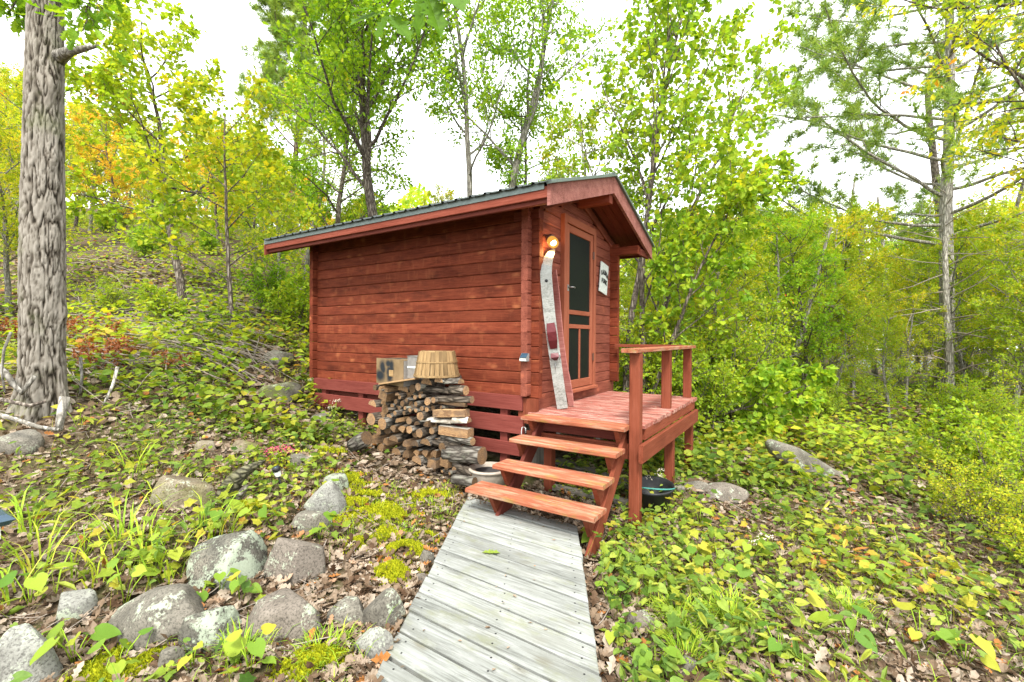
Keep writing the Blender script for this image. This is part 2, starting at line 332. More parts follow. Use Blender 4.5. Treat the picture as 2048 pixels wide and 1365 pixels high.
# ------------------------------------------------------------------ terrain
_cp = [(-.3, -.6, -.8), (.25, -.6, -.81), (.8, -.6, -.84), (1.15, -2.3, -.80), (.7, -2.6, -.79), (1.6, -2, -.87), (2.3, -3.85, -.83), (1.08, -.08, -.84), (1.05, 1.9, -.86), (1.05, .9, -.83),
       (-.9, -.4, -.68), (-.3, -.2, -.76), (-3.5, 0, -.25), (-2.4, -.3, -.48), (-3.7, 2.3, .1), (-1, 2.4, -.35), (.4, 2.4, -.75), (-1.8, 1.1, -.45)]
for u, v, d in [(700, 1150, 2.85), (300, 1050, 3.2), (100, 950, 3.8), (50, 1300, 2.2), (85, 815, 4.6), (400, 800, 5.5), (545, 722, 7), (300, 640, 8.5), (200, 560, 11), (450, 560, 12),
                (100, 480, 16), (400, 450, 20), (100, 420, 30), (600, 480, 30), (1000, 560, 30), (1300, 660, 25), (1500, 740, 15), (1700, 765, 20), (1750, 742, 32), (2000, 760, 20),
                (2000, 900, 8), (1600, 930, 6), (1450, 990, 4.8), (1700, 1150, 3.4), (2000, 1250, 2.9), (1400, 1300, 2.3), (1300, 1150, 3.0), (-500, 800, 6), (-900, 600, 14), (2600, 900, 8),
                (1400, 700, 60), (2000, 700, 60), (600, 480, 60), (0, 430, 60), (900, 560, 60), (-1200, 500, 40), (2900, 760, 40)]:
    _cp.append(tuple(at(u, v, d)))
_cp += [(0, -9, -.6), (5, -9, -1.2), (-8, -9, .4), (2.3, -12, -.8)]
_cp = np.array(_cp)
def _phi(r2): return np.where(r2 > 1e-9, r2*np.log(r2+1e-12)*.5, 0)
_P = _cp[:, :2]; _n = len(_P); _D = ((_P[:, None]-_P[None])**2).sum(-1)
_A = np.zeros((_n+3, _n+3)); _A[:_n, :_n] = _phi(_D)+np.eye(_n)*.08; _A[:_n, _n] = 1; _A[:_n, _n+1:] = _P; _A[_n, :_n] = 1; _A[_n+1:, :_n] = _P.T
_w = np.linalg.solve(_A, np.concatenate([_cp[:, 2], [0, 0, 0]]))
_ph = rng.uniform(0, 6.28, (12, 2)); _fr = rng.uniform(.8, 5., (12,)); _an = rng.uniform(0, 6.28, 12)
def H(x, y):
    x = np.atleast_1d(np.asarray(x, float)); y = np.atleast_1d(np.asarray(y, float)); sh = x.shape; x = x.ravel(); y = y.ravel(); out = np.empty(len(x))
    xc = np.clip(x, -75, 75); yc = np.clip(y, -30, 75)
    for i in range(0, len(x), 20000):
        a = xc[i:i+20000]; b = yc[i:i+20000]; r2 = (a[:, None]-_P[:, 0])**2+(b[:, None]-_P[:, 1])**2
        out[i:i+20000] = _phi(r2)@_w[:_n]+_w[_n]+_w[_n+1]*a+_w[_n+2]*b
    nz = sum(np.sin(_fr[k]*(x*math.cos(_an[k])+y*math.sin(_an[k]))+_ph[k, 0])/_fr[k] for k in range(12))*.016
    damp = np.clip(np.hypot(x-.6, y+1)/2.5, .15, 1)
    return (out+nz*damp).reshape(sh)
def h1(x, y): return float(H([x], [y])[0])
def gpx(u, v):
    """where the sight line through a photo pixel meets the ground"""
    d = np.concatenate([np.arange(.8, 12, .02), np.arange(12, 60, .2)]); P = C[None]+d[:, None]*ray(u, v)[None]
    k = np.argmax(P[:, 2] < H(P[:, 0], P[:, 1])); return P[k], d[k]
def inbox(x, y, m=0.):
    """under the cabin, deck, stairs or boardwalk"""
    cab = (x > -3.6-m) & (x < m*.2) & (y > -.02-m*.3) & (y < 2.3+m)
    s = (y+.611)/(-1.428); bw = (y < -.55) & (y > -7) & (x > -.307+.761*s-.04-m) & (x < .806+.761*s+.04+m)
    st = (x > .05) & (x < 1.05) & (y > -.95) & (y < .0)
    return cab | bw | st
def axis(c0, lo, hi, d0, g):
    a = [c0]; s = d0
    while a[-1] < hi: a.append(a[-1]+s); s = s*(g if a[-1]-c0 > 7 else 1)
    b = [c0]; s = d0
    while b[-1] > lo: b.append(b[-1]-s); s = s*(g if c0-b[-1] > 7 else 1)
    return np.array(b[:0:-1]+a)
gx_ = axis(0, -140, 140, .09, 1.09); gy_ = axis(0, -60, 160, .09, 1.09); GX, GY = np.meshgrid(gx_, gy_)
gv = np.stack([GX, GY, H(GX, GY)], -1).reshape(-1, 3); nx, ny = len(gx_), len(gy_)
ii = (np.arange(ny-1)[:, None]*nx+np.arange(nx-1)[None]).ravel()
tag(put('ground', mesh('ground', gv, np.stack([ii, ii+1, ii+nx+1, ii+nx], 1), mats=m_ground, smooth=True)), kind='structure')

# ------------------------------------------------------------------ cabin
LH = .1267; Z0 = .130                                  # log course height, bottom of the lowest course
X0, X1, Y1 = -3.50, 0., 2.205                          # back wall, front wall, far wall
RIDGE, RZ, EY, EZ = 1.10, 2.575, -.443, 2.052; SL = (RZ-EZ)/(RIDGE-EY)
cab = thing('cabin', (-1.7, 1.1, -.4), 'small red stained log cabin with gable roof and screen door', 'cabin')
def lg(name, p0, p1, w, mat=m_wall, h=LH-.002, t=.075, c=.009): return plank(name, p0, p1, w, h, t, mat, cab, c)
for k in range(15):                                    # long wall, logs cross past the front corner
    z = Z0+LH*(k+.5)
    lg('wall_log', (X0-.075, .0375, z), (.084+.003*(k % 3), .0375, z), (0, 0, 1))
for k in range(15):                                    # logs of the front and back walls: their ends stand proud of the corner
    z = Z0+LH*(k+.5)+.02
    for xw in (X0-.0375, -.0375):
        if xw < -1: lg('wall_log', (xw, -.073, z), (xw, Y1+.075, z), (0, 0, 1)); continue
        for a, b in ((-.073, .655), (1.525, Y1+.12)):
            if z < 2.04: lg('wall_log', (xw, a, z), (xw, b, z), (0, 0, 1), m_front, t=.075)
zt = Z0+LH*15+.02
for k in range(5):                                     # gable logs, cut back under the roof
    z = zt+LH*k; half = (RZ-.12-(z+LH))/SL
    z0_ = z+LH/2
    if half > .12: lg('gable_log', (-.0375, RIDGE-min(half, 1.12), z0_), (-.0375, RIDGE+min(half, 1.12), z0_), (0, 0, 1), m_front)
for k in range(15):                                    # far wall, only its ends are seen
    z = Z0+LH*(k+.5)
    lg('wall_log', (X0-.075, Y1-.0375+.03, z), (.11, Y1-.0375+.03, z), (0, 0, 1), m_wall)
for s, (y0) in ((1, -.06), (-1, 2.26)):                # trim boards along the slope above the door
    za = RZ-.10-SL*abs(y0-RIDGE)
    plank('rake_trim', (.012, y0, za-.07), (.012, RIDGE, RZ-.17), (0, 0, 1), .1, .022, m_front, cab)
# corner block under the wall, sill beam
box('sill_block', (-.13, -.028, -.12), (-.03, .07, .128), m_post, cab); box('sill_block', (-.028, -.045, -.12), (.078, .03, .128), m_post, cab)
box('sill_beam', (-3.5, .1, -.02), (-.05, .2, .125), m_skirt, cab)
for za, zb, xa, xb in ((.001, .15, -3.51, -.07), (-.235, -.06, -3.5, -.06), (-.455, -.325, -2.1, -.1)):
    plank('skirt_board', (xa, -.033, (za+zb)/2), (xb, -.033, (za+zb)/2), (0, 0, 1), zb-za, .034, m_skirt, cab)
box('backing_board', (-3.45, .055, -.16), (-.95, .075, -.025), m_soffit, cab)
for x in (-3.38, -2.6, -1.75, -.98, -.36):
    box('skirt_post', (x, -.012, min(h1(x, 0)-.05, -.5)), (x+.09, .05, .12), m_skirt, cab)
for x in (-3.3, -1.7, -.3):
    for y in (.3, 2.0): box('foundation_block', (x, y, h1(x+.1, y)-.2), (x+.2, y+.2, .02), m_grey, cab)
# roof
roof = put('roof', None, cab, T3((-1.8, RIDGE, RZ))); roof.empty_display_size = .1
def slope(y): return RZ-SL*abs(y-RIDGE)
RX0, RX1 = -4.04, .442; RW = .172; sl = math.hypot(1, SL)
for side in (-1, 1):
    ye = EY-.035 if side < 0 else 2*RIDGE-EY+.035
    Lp = abs(ye-RIDGE)*sl
    prof = [(0, .004), (.012, .022), (.03, .022), (.042, .004), (.075, .004), (.08, .008), (.09, .008), (.095, .004), (RW, .004)]
    v = [(x, 0, z) for x, z in prof]+[(x, -Lp, z) for x, z in prof]+[(x, 0, z-.003) for x, z in prof]+[(x, -Lp, z-.003) for x, z in prof]; n = len(prof)
    f = [(i+n, i+n+1, i+1, i) for i in range(n-1)]+[(2*n+i, 2*n+i+1, 3*n+i+1, 3*n+i) for i in range(n-1)]+[(i+n, i+3*n, i+3*n+1, i+n+1) for i in range(n-1)]
    pm = pmesh('metal_panel', v, f, m_roof)
    for k in range(int((RX1-RX0)/RW)+1):
        x = RX0+.01+k*RW
        if x+.1 > RX1: break
        ang = math.atan(SL)
        M = T3((x, RIDGE, RZ+.012)) @ Matrix.Rotation(0 if side < 0 else math.pi, 4, 'Z') @ Matrix.Rotation(ang, 4, 'X')
        if side > 0: M = T3((RW, 0, 0)) @ M
        put('metal_panel', pm, roof, M)
    # eave boards: metal drip edge, fascia, sub fascia
    yy = EY+.02 if side < 0 else 2*RIDGE-EY-.02
    plank('drip_edge', (RX0-.02, yy-side*-.022, EZ-.014), (RX1-.06, yy-side*-.022, EZ-.014), (0, 0, 1), .062, .006, m_drip, roof, .001)
    plank('eave_fascia', (RX0+.005, yy, 1.985), (RX1-.035, yy, 1.985), (0, 0, 1), .1, .03, m_trim, roof)
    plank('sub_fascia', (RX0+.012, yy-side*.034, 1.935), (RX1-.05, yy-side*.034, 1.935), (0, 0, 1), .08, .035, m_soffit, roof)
    # gable boards at both ends
    for xg, mt in ((RX1, m_fascia), (RX0, m_trim)):
        a = (xg, RIDGE+side*.001, RZ-.098); b = (xg, EY if side < 0 else 2*RIDGE-EY, EZ-.098)
        v = []; th = .032
        for x in (xg-th, xg):
            v += [(x, RIDGE, RZ-.003), (x, RIDGE, RZ-.192), (x, b[1], EZ-.19), (x, b[1], EZ-.003)]
        f = [(0, 1, 2, 3), (7, 6, 5, 4), (0, 4, 5, 1), (1, 5, 6, 2), (2, 6, 7, 3), (3, 7, 4, 0)]
        if side > 0: f = [t[::-1] for t in f]
        cc = np.mean(v, 0); o = put('gable_fascia', pmesh('gable_fascia', np.array(v)-cc, f, mt), roof, T3(cc))
    # soffit boards running down the slope
    def soff(xa, xb):
        xs = xa; 
        while xs < xb-.02:
            w = min(.108, xb-xs); ye2 = EY+.05 if side < 0 else 2*RIDGE-EY-.05
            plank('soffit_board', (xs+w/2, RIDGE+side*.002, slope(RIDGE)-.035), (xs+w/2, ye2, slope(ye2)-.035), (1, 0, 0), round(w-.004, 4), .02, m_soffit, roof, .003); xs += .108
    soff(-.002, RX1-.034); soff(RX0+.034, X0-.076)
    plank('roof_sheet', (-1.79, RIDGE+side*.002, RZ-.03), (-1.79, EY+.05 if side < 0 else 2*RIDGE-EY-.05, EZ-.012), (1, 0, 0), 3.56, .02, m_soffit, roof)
    v = [(RX0-.01, RIDGE, RZ+.042), (RX1+.006, RIDGE, RZ+.042), (RX1+.006, RIDGE+side*.09, RZ+.042-.09*SL), (RX0-.01, RIDGE+side*.09, RZ+.042-.09*SL)]
    v = v+[(x, y, z-.006) for x, y, z in v]
    f = [(0, 1, 2, 3), (7, 6, 5, 4), (0, 4, 5, 1), (1, 5, 6, 2), (2, 6, 7, 3), (3, 7, 4, 0)]
    put('ridge_cap', pmesh('ridge_cap', v, f if side < 0 else [t[::-1] for t in f], m_drip), roof)
    # metal edge on the front gable
    plank('rake_edge', (RX1+.003, RIDGE+side*.003, RZ+.012), (RX1+.003, EY-.03 if side < 0 else 2*RIDGE-EY+.03, EZ+.0), (1, 0, 0), .05, .03, m_drip, roof, .002)
box('ridge_purlin', (-.2, RIDGE-.05, RZ-.30), (RX1-.04, RIDGE+.05, RZ-.17), m_trim, roof)
box('plate_log', (-.2, -.02, 1.90), (.09, .08, 1.99), m_soffit, roof)
box('plate_log', (-.2, Y1-.06, 1.87), (RX1-.05, Y1+.05, 1.98), m_wall, roof)
box('gable_tie', (RX1-.075, 2.22, 1.86), (RX1-.038, 2.60, 1.95), m_soffit, roof)

box('base_board', (-.06, .04, -.06), (.006, Y1+.1, .149), m_front, cab)
# door and casing
dr = put('door', None, cab, T3((.02, 1.09, .15))); dr.empty_display_size = .1
cs = put('door_casing', None, cab, T3((.02, 1.09, .12))); cs.empty_display_size = .1
box('jamb', (-.07, .632, .10), (.052, .70, 2.105), m_door, cs); box('jamb', (-.07, 1.478, .10), (.045, 1.55, 2.105), m_door, cs)
box('head_jamb', (-.07, .703, 2.02), (.05, 1.475, 2.105), m_door, cs)
box('sill', (-.06, .66, .105), (.085, 1.53, .14), m_door, cs)
box('dark_interior_sheet', (-.075, .70, .13), (-.06, 1.48, 2.03), m_black, cs)  # black sheet standing in for the unlit interior behind the screen
for y in (.722, 1.398): box('stile', (.002, y, .148), (.034, y+.068, 2.012), m_door, dr)
for za, zb in ((.148, .242), (.84, .888), (1.0, 1.052), (1.93, 2.012)): box('rail', (.004, .792, za), (.032, 1.396, zb), m_door, dr)
box('muntin', (.006, 1.08, .244), (.03, 1.112, .838), m_door, dr)
for za, zb, ya, yb in ((.243, .839, .793, 1.079), (.243, .839, 1.113, 1.395), (.889, .999, .793, 1.395), (1.053, 1.929, .793, 1.395)):
    box('screen_pane', (.012, ya, za), (.018, yb, zb), m_screen, dr, .001)
hd = put('handle', None, dr, T3((.05, .75, 1.29))); hd.empty_display_size = .05
box('handle_plate', (.034, .738, 1.26), (.04, .768, 1.33), m_metal, hd, .002); tube('handle_lever', [(.04, .752, 1.30), (.085, .755, 1.30), (.09, .80, 1.303), (.085, .83, 1.298)], .008, m_metal, hd)
for z in (1.72, .45): box('hinge', (.034, 1.45, z), (.05, 1.485, z+.09), m_brown, dr, .003)

# wall lamp, lit
la = thing('wall_lamp', (.0, .19, 1.70), 'brown wall lamp with glowing amber glass beside the screen door', 'lamp')
MX = Matrix.Rotation(math.pi/2, 4, 'Y'); LP = Vector((.0, .17, 1.76))
lathe('backplate', [(.001, .012), (.045, .012), (.055, .004), (.056, -.01), (.001, -.01)], m_brown, la, T3(LP) @ MX)
tube('arm', [(.0, .17, 1.76), (.05, .175, 1.765), (.085, .19, 1.755), (.1, .2, 1.74)], .02, m_brown, la)
ax_ = Vector((.6, -.4, -.6)).normalized(); ML = T3((.1, .2, 1.735)) @ ax_.to_track_quat('Z', 'Y').to_matrix().to_4x4()
lathe('cap', [(.001, -.03), (.04, -.028), (.05, -.005), (.052, .03), (.047, .03), (.045, 0), (.001, -.002)], m_brown, la, ML)
lathe('glass_jar', [(.046, .025), (.052, .05), (.055, .08), (.047, .115), (.044, .112), (.05, .08), (.046, .03)], m_jar, la, ML)
lathe('bulb', [(.001, .03), (.02, .035), (.032, .07), (.028, .095), (.001, .108)], m_bulb, la, ML, k=16)
ld = bpy.data.lights.new('lamp_light', 'POINT'); ld.energy = 4.; ld.color = (1, .5, .16); ld.shadow_soft_size = .03
lo_ = put('lamp_light', ld, la, T3((.12, .19, 1.585)))

# sign
sg = thing('sauna_sign', (.03, 1.86, 1.52), 'tilted white board with black stencilled words hanging beside the door', 'sign')
MS = T3((.022, 1.862, 1.525)) @ Matrix.Rotation(R_(-9), 4, 'X') @ Matrix.Rotation(math.pi/2, 4, 'Z') @ Matrix.Rotation(math.pi/2, 4, 'X')
v, q = [], []
put('board', plank('board', (0, -.2, 0), (0, .2, 0), (1, 0, 0), .265, .018, m_sign, None).data, sg, MS @ Matrix.Rotation(math.pi/2, 4, 'Z')); bpy.data.objects.remove(bpy.data.objects['board'])
def letters(txt, cx, cyy, arc, h, w):
    n = len(txt)
    for i, ch in enumerate(txt):
        cu = bpy.data.curves.new('letter', 'FONT'); cu.body = ch; cu.size = h*1.4; cu.align_x = 'CENTER'; cu.extrude = .0015; cu.offset = .0045
        ob = bpy.data.objects.new('tmp', cu); COL.objects.link(ob); dg = bpy.context.evaluated_depsgraph_get()
        me = bpy.data.meshes.new_from_object(ob.evaluated_get(dg)); me.materials.clear(); me.materials.append(m_ink); bpy.data.objects.remove(ob)
        t = (i-(n-1)/2)/((n-1)/2)
        put('letter', me, sg, MS @ T3((cx+t*w, cyy-arc*t*t, .0112)) @ Matrix.Rotation(-t*arc*9, 4, 'Z') @ Matrix.Diagonal((.75, 1, 1, 1)))
letters('SAUNA', 0, .05, .025, .062, .095); letters('BUNK', 0, -.065, .006, .058, .075)
bpy.context.view_layer.update()

# ------------------------------------------------------------------ deck
dk = thing('porch_deck', (.6, 1., -.8), 'raised red porch deck with worn boards, posts and handrail', 'deck')
y = -.075; k = 0
while y < 2.05:
    w = .089; plank('deck_board', (.012+random.uniform(0, .004), y+w/2, -.019), (1.16+random.uniform(-.012, .01), y+w/2, -.019+random.uniform(-.002, .002)), (0, 1, 0), w, .036, m_deck, dk, .005, bow=random.choice([0, .0015, -.001])); y += w+.0065; k += 1
box('rim_board', (1.118, -.035, -.135), (1.15, 2.02, -.04), m_post, dk); box('rim_board', (1.152, -.236, -.284), (1.19, 2.03, -.137), m_post, dk)
box('rim_board', (.03, -.072, -.16), (1.116, -.04, -.042), m_soffit, dk); box('side_beam', (.02, -.11, -.30), (1.15, -.075, -.17), m_post, dk)
box('rim_board', (.03, 2.0, -.2), (1.116, 2.03, -.042), m_post, dk)
for x in (.3, .7): box('joist', (x, -.03, -.2), (x+.04, 1.99, -.045), m_grey, dk)
def post(x, y, zt_, zb=None, w=.089): return box('post', (x, y, h1(x, y)-.1 if zb is None else zb), (x+w, y+w, zt_), m_post, dk, .006)
post(1.048, -.168, .608); post(1.02, .95, .608, .0015); post(1.012, 2.0, .608, .0)
post(1.06, .93, -.285); post(1.06, 1.88, -.285); post(.06, 1.9, -.2); post(.12, .05, -.2)
box('handrail', (1.00, -.235, .6095), (1.142, 2.12, .644), m_tread, dk); box('back_rail', (.112, 2.05, .6095), (.998, 2.085, .65), m_post, dk)
for a in range(0): pass
# stairs
stt = thing('staircase', (.55, -.6, -.8), 'red open-riser wooden stairs of four treads leading onto the deck', 'stairs')
TY = [(-.082, -.294, 0.), (-.264, -.489, -.172), (-.507, -.747, -.346), (-.673, -.913, -.528)]
TXL = [.066, .066, .066, -.093]
for i, (yb, yf, z) in enumerate(TY):
    w = (yb-yf-.005)/2
    for j in range(2):
        yc = yf+w/2+j*(w+.005); plank('tread', (TXL[i], yc, z-.018), (1.051, yc, z-.018), (0, 1, 0), w, .036, m_tread, stt, .006)
    for x in (.12, .95):                               # wedge brackets under each tread
        yf2 = yf+.03; ybk = yb-.01; v = []
        for xx in (x, x+.038): v += [(xx, yf2, z-.038), (xx, ybk, z-.038), (xx, ybk-.07, z-.185), (xx, yf2+.095, z-.20)]
        cc = np.mean(v, 0); f = [(0, 1, 2, 3), (7, 6, 5, 4), (0, 4, 5, 1), (1, 5, 6, 2), (2, 6, 7, 3), (3, 7, 4, 0)]
        put('tread_bracket', pmesh('tread_bracket', np.array(v)-cc, f, m_post), stt, T3(cc))
for x, mt in ((.995, m_post), (.165, m_soffit)):
    a = Vector((x, -.045, -.09)); b = Vector((x, -.86, -.86)); plank('stringer', a, b, (0, 1, 1), .14, .036, mt, stt, .005)
box('riser_back', (.22, -.13, -.30), (.94, -.112, -.19), m_post, stt)

# ------------------------------------------------------------------ boardwalk
NAIL = pmesh('nail', [(.0055*math.cos(a*math.pi/3), .0055*math.sin(a*math.pi/3), 0) for a in range(6)], [tuple(range(6))], m_ink)
bwk = thing('boardwalk', (.9, -2., -.8), 'weathered grey plank boardwalk leading to the red stairs', 'boardwalk')
dirb = np.array([.761, -1.428]); pdir = np.array([1., -.028, 0]); s = 0.; k = 0
while s < 3.4:
    w = .137; y0 = -.60-s; t = (y0-w/2+.611)/(-1.428); xl = -.307+.761*t+random.uniform(-.006, .006)-.036; xr = .806+.761*t+random.uniform(-.006, .006)-.036
    sk = -.761/1.428; e = .006; zt2 = -.73+random.uniform(-.003, .003); cc = np.array([(xl+xr)/2, y0-w/2, zt2-.019]); v = []
    for z, i_ in ((zt2, e), (zt2-e, 0), (zt2-.038, 0)):
        for xx, yy in ((xl, y0), (xr, y0), (xr, y0-w), (xl, y0-w)):
            v.append((xx+(yy-y0)*sk+(i_ if xx == xl else -i_), yy-.028*(xx-xl)+(-i_ if yy == y0 else i_), z))
    f = [(3, 2, 1, 0), (8, 9, 10, 11)]+[(r*4+i, r*4+(i+1) % 4, r*4+4+(i+1) % 4, r*4+4+i) for r in range(2) for i in range(4)]
    po = put('plank', pmesh('plank', np.array(v)-cc, f, m_walk), bwk, T3(cc))
    for fx in (.07, .5, .93):
        for fy in (.25, .75):
            yy = y0-w*fy; xx = xl+(xr-xl)*fx+(yy-y0)*sk+random.uniform(-.008, .008); put('nail', NAIL, po, T3((xx, yy-.028*(xr-xl)*fx+random.uniform(-.006, .006), zt2+.0006)))
    s += w+random.uniform(.013, .021); k += 1
for off in (.08, .96):
    plank('bearer', (-.307+off+.03, -.66, -.82), (-.307+off+.761*2.35, -.611-1.428*2.35, -.82), (0, 0, 1), .09, .06, m_grey, bwk)

# ------------------------------------------------------------------ skis, solar light, pot, bucket, box, basket
def ribbon(name, pts, wv, wid, th, mat, parent):
    pts = np.asarray(pts, float); n = len(pts); t = np.gradient(pts, axis=0); t /= np.linalg.norm(t, axis=1)[:, None]
    w = np.asarray(wv, float)[None]-t*(t@np.asarray(wv, float))[:, None]; w /= np.linalg.norm(w, axis=1)[:, None]; nn = np.cross(t, w)
    wid = np.asarray(wid)[:, None]/2; o = pts.mean(0); V = np.concatenate([pts-w*wid-nn*th/2, pts+w*wid-nn*th/2, pts+w*wid+nn*th/2, pts-w*wid+nn*th/2])-o
    f = [(a*n+i, b*n+i, b*n+i+1, a*n+i+1) for i in range(n-1) for a, b in ((0, 1), (1, 2), (2, 3), (3, 0))]+[(0, 3*n, 2*n, n), (n-1, 2*n-1, 3*n-1, 4*n-1)]
    return put(name, pmesh(name, V, [x[::-1] for x in f], mat), parent, T3(o)), w, nn
sp = [pl(u, v, 'x', x) for u, v, x in ((1125, 817, .2), (1117, 765, .185), (1110, 715, .17), (1104, 670, .16), (1099, 630, .15), (1095.5, 595, .14), (1093, 568, .135), (1092, 548, .13), (1093, 532, .125), (1097, 517, .115), (1103, 505, .1), (1108, 500, .085))]
tocam = (C-sp[4]); tocam[2] = 0; wv = np.cross([0, 0, 1.], tocam); wv /= -np.linalg.norm(wv)
sk1 = thing('water_ski', sp[0], 'weathered grey water ski with burgundy foot binding leaning beside the door', 'ski', 'pair of old water skis')
skb, wk, nk = ribbon('ski_board', sp, wv, [.108, .112, .115, .115, .115, .116, .116, .114, .108, .092, .07, .025], .018, m_ski, sk1)
nrm = np.sign(nk[4]@(C-sp[4]))*nk[4]
def onski(i, off=.0): return sp[i]*(1-off)+sp[i+1]*off+nrm*.012
b0, b1 = onski(2, .4), onski(3, .6); ribbon('toe_binding', [b0+nrm*.0, (b0*2+b1)/3+nrm*.035, (b0+b1*2)/3+nrm*.045, b1+nrm*.02], wv, [.07, .09, .095, .08], .012, m_boot, sk1)
b0, b1 = onski(1, .9), onski(2, .2); ribbon('heel_binding', [b0, (b0+b1)/2+nrm*.045, b1+nrm*.02], wv, [.03, .085, .07], .012, m_boot, sk1)
for sgn in (-1, 1): tube('binding_wire', [b0+wk[2]*sgn*.04+nrm*.006, b0*.7+b1*.3+wk[2]*sgn*.055+nrm*.025, b1+wk[2]*sgn*.05+nrm*.012], .004, m_metal, sk1, 6)
tube('clamp', [b0-np.array([0, 0, .03]), b0-np.array([0, 0, .09])], .005, m_metal, sk1, 6)
p = onski(6, .3); lathe('grommet', [(.001, .004), (.012, .004), (.016, 0), (.016, -.004)], m_black, sk1, T3(p) @ Vector(nrm).to_track_quat('Z', 'Y').to_matrix().to_4x4(), k=12)
sp2 = [pl(u, v, 'x', x) for u, v, x in ((1143, 812, .2), (1139, 785, .18), (1133, 755, .16), (1127, 725, .13), (1122, 690, .10), (1117, 640, .075), (1112, 580, .06), (1110, 540, .055))]
sk2 = thing('water_ski', sp2[0], 'faded pink water ski standing edge on behind the grey one', 'ski', 'pair of old water skis')
ribbon('ski_board', sp2, wv*.9+tocam/np.linalg.norm(tocam)*-.5, [.05, .07, .075, .075, .075, .075, .07, .03], .018, m_ski2, sk2)
so_ = thing('solar_light', (-.02, -.085, .53), 'small solar wall light fixed to the cabin corner', 'light')
v = [(-.045, 0, -.03), (.045, 0, -.03), (.045, 0, .045), (-.045, 0, .045), (-.04, -.045, -.03), (.04, -.045, -.03), (.04, -.045, -.002), (-.04, -.045, -.002)]
fB = [(0, 1, 2, 3), (7, 6, 5, 4), (0, 4, 5, 1), (1, 5, 6, 2), (2, 6, 7, 3), (3, 7, 4, 0)]
put('housing', pmesh('housing', v, fB, m_metal), so_, T3((-.02, -.077, .53)))
v = [(-.034, -.006, .044), (.034, -.006, .044), (.034, -.044, .003), (-.034, -.044, .003)]; v += [(a, b-.003, c+.004) for a, b, c in v]
put('solar_panel', pmesh('solar_panel', v, fB, m_blue), so_, T3((-.02, -.077, .53))); box('lens', (-.055, -.128, .502), (.015, -.1225, .525), m_glassy, so_, .002)
# pot
pz = h1(-.3, -.27); pt = thing('plant_pot', (-.32, -.26, pz), 'round beige plastic planter of dark soil beside the lowest stair', 'planter')
MP = T3((-.32, -.26, pz-.02)); hh = -.545-(pz-.02)
lathe('pot_body', [(.001, 0), (.15, 0), (.185, hh-.04), (.187, hh-.03), (.2, hh-.025), (.204, hh-.012), (.198, hh), (.178, hh), (.17, hh-.05), (.001, hh-.05)], m_pot, pt, MP, 40)
lathe('soil', [(.171, hh-.045), (.1, hh-.036), (.04, hh-.04), (.001, hh-.036)], m_soil, pt, MP, 40)
bz = h1(1.12, .35); bk = thing('bucket', (1.12, .36, bz), 'black plastic bucket with teal rope handle standing under the deck', 'bucket')
MB = T3((1.1, .36, bz-.02)) @ Matrix.Rotation(R_(6), 4, 'X')
lathe('bucket_body', [(.001, 0), (.14, 0), (.185, .23), (.2, .235), (.203, .26), (.193, .26), (.18, .235), (.135, .02), (.001, .02)], m_black, bk, MB, 36)
tube('rope_handle', [np.array(MB @ Vector((.2*math.cos(a), .2*math.sin(a), .245-.06*math.sin(a*1.0-.2)))) for a in np.linspace(-2.6, .6, 14)], .007, m_rope, bk)
hk = thing('wire_hook', (.0, -.1, -.3), 'bent white wire hook hanging from the skirt board by the stairs', 'hook')
tube('wire', [(-.05, -.09, -.36), (-.05, -.09, -.19), (-.045, -.09, -.155), (-.025, -.09, -.14), (-.004, -.09, -.155), (.0, -.09, -.2)], .005, m_rope2, hk, 6)
for i, (p0, p1, ss) in enumerate((((.3, .35, 0), (1.25, .95, 0), .09), ((-.1, .75, 0), (1.0, .6, 0), .12), ((.2, .1, 0), (.95, .2, 0), .07))):
    za = h1(p0[0], p0[1])+.04; zb = h1(p1[0], p1[1])+.06
    tag(plank('scrap_lumber', (p0[0], p0[1], za), (p1[0], p1[1], zb), (0, 1, .1), ss, .045, m_grey, None), ['long grey scrap board lying under the deck towards the bucket', 'wide grey scrap board lying flat deep under the deck', 'narrow grey scrap board lying just behind the stairs'][i], 'board', 'scrap boards under the deck')

# ------------------------------------------------------------------ woodpile
def section(kind, r, seed):
    g = np.random.default_rng(seed)
    if kind == 'round': a = np.linspace(0, 2*math.pi, 13)[:-1]; pts = [(r*(1+g.normal(0, .05))*math.cos(t), r*(1+g.normal(0, .05))*math.sin(t), 0) for t in a]
    elif kind == 'half':
        a = np.linspace(0, math.pi, 8); pts = [(r*(1+g.normal(0, .04))*math.cos(t), r*(1+g.normal(0, .05))*math.sin(t)-.4*r, 0) for t in a]; pts[-1] = (*pts[-1][:2], 1)
    elif kind == 'wedge':
        a = np.linspace(.15, 1.75, 6); pts = [(1.35*r*math.cos(t)-.25*r, 1.35*r*math.sin(t)-.7*r, 0) for t in a]; pts[-1] = (*pts[-1][:2], 1); pts.append((-.3*r, -.8*r, 1))
    else: pts = [(-r, -.75*r, 1), (r*.95, -.8*r, 1), (r, .7*r, 0), (.1*r, .85*r, 0), (-.9*r, .75*r, 1)]
    return pts
wcount = 0
LAB = {'round': 'round firewood log with sawn end facing out', 'half': 'split half-round firewood log with bark arch', 'wedge': 'split wedge of firewood with cut end showing', 'sq': 'squared split block of firewood',
       'stick': 'thin cut branch piece of firewood', 'side': 'bark covered log lying lengthwise along the right end of the woodpile', 'birch': 'white birch log lying lengthwise on the woodpile', 'board': 'flat sawn offcut lying lengthwise in the woodpile'}
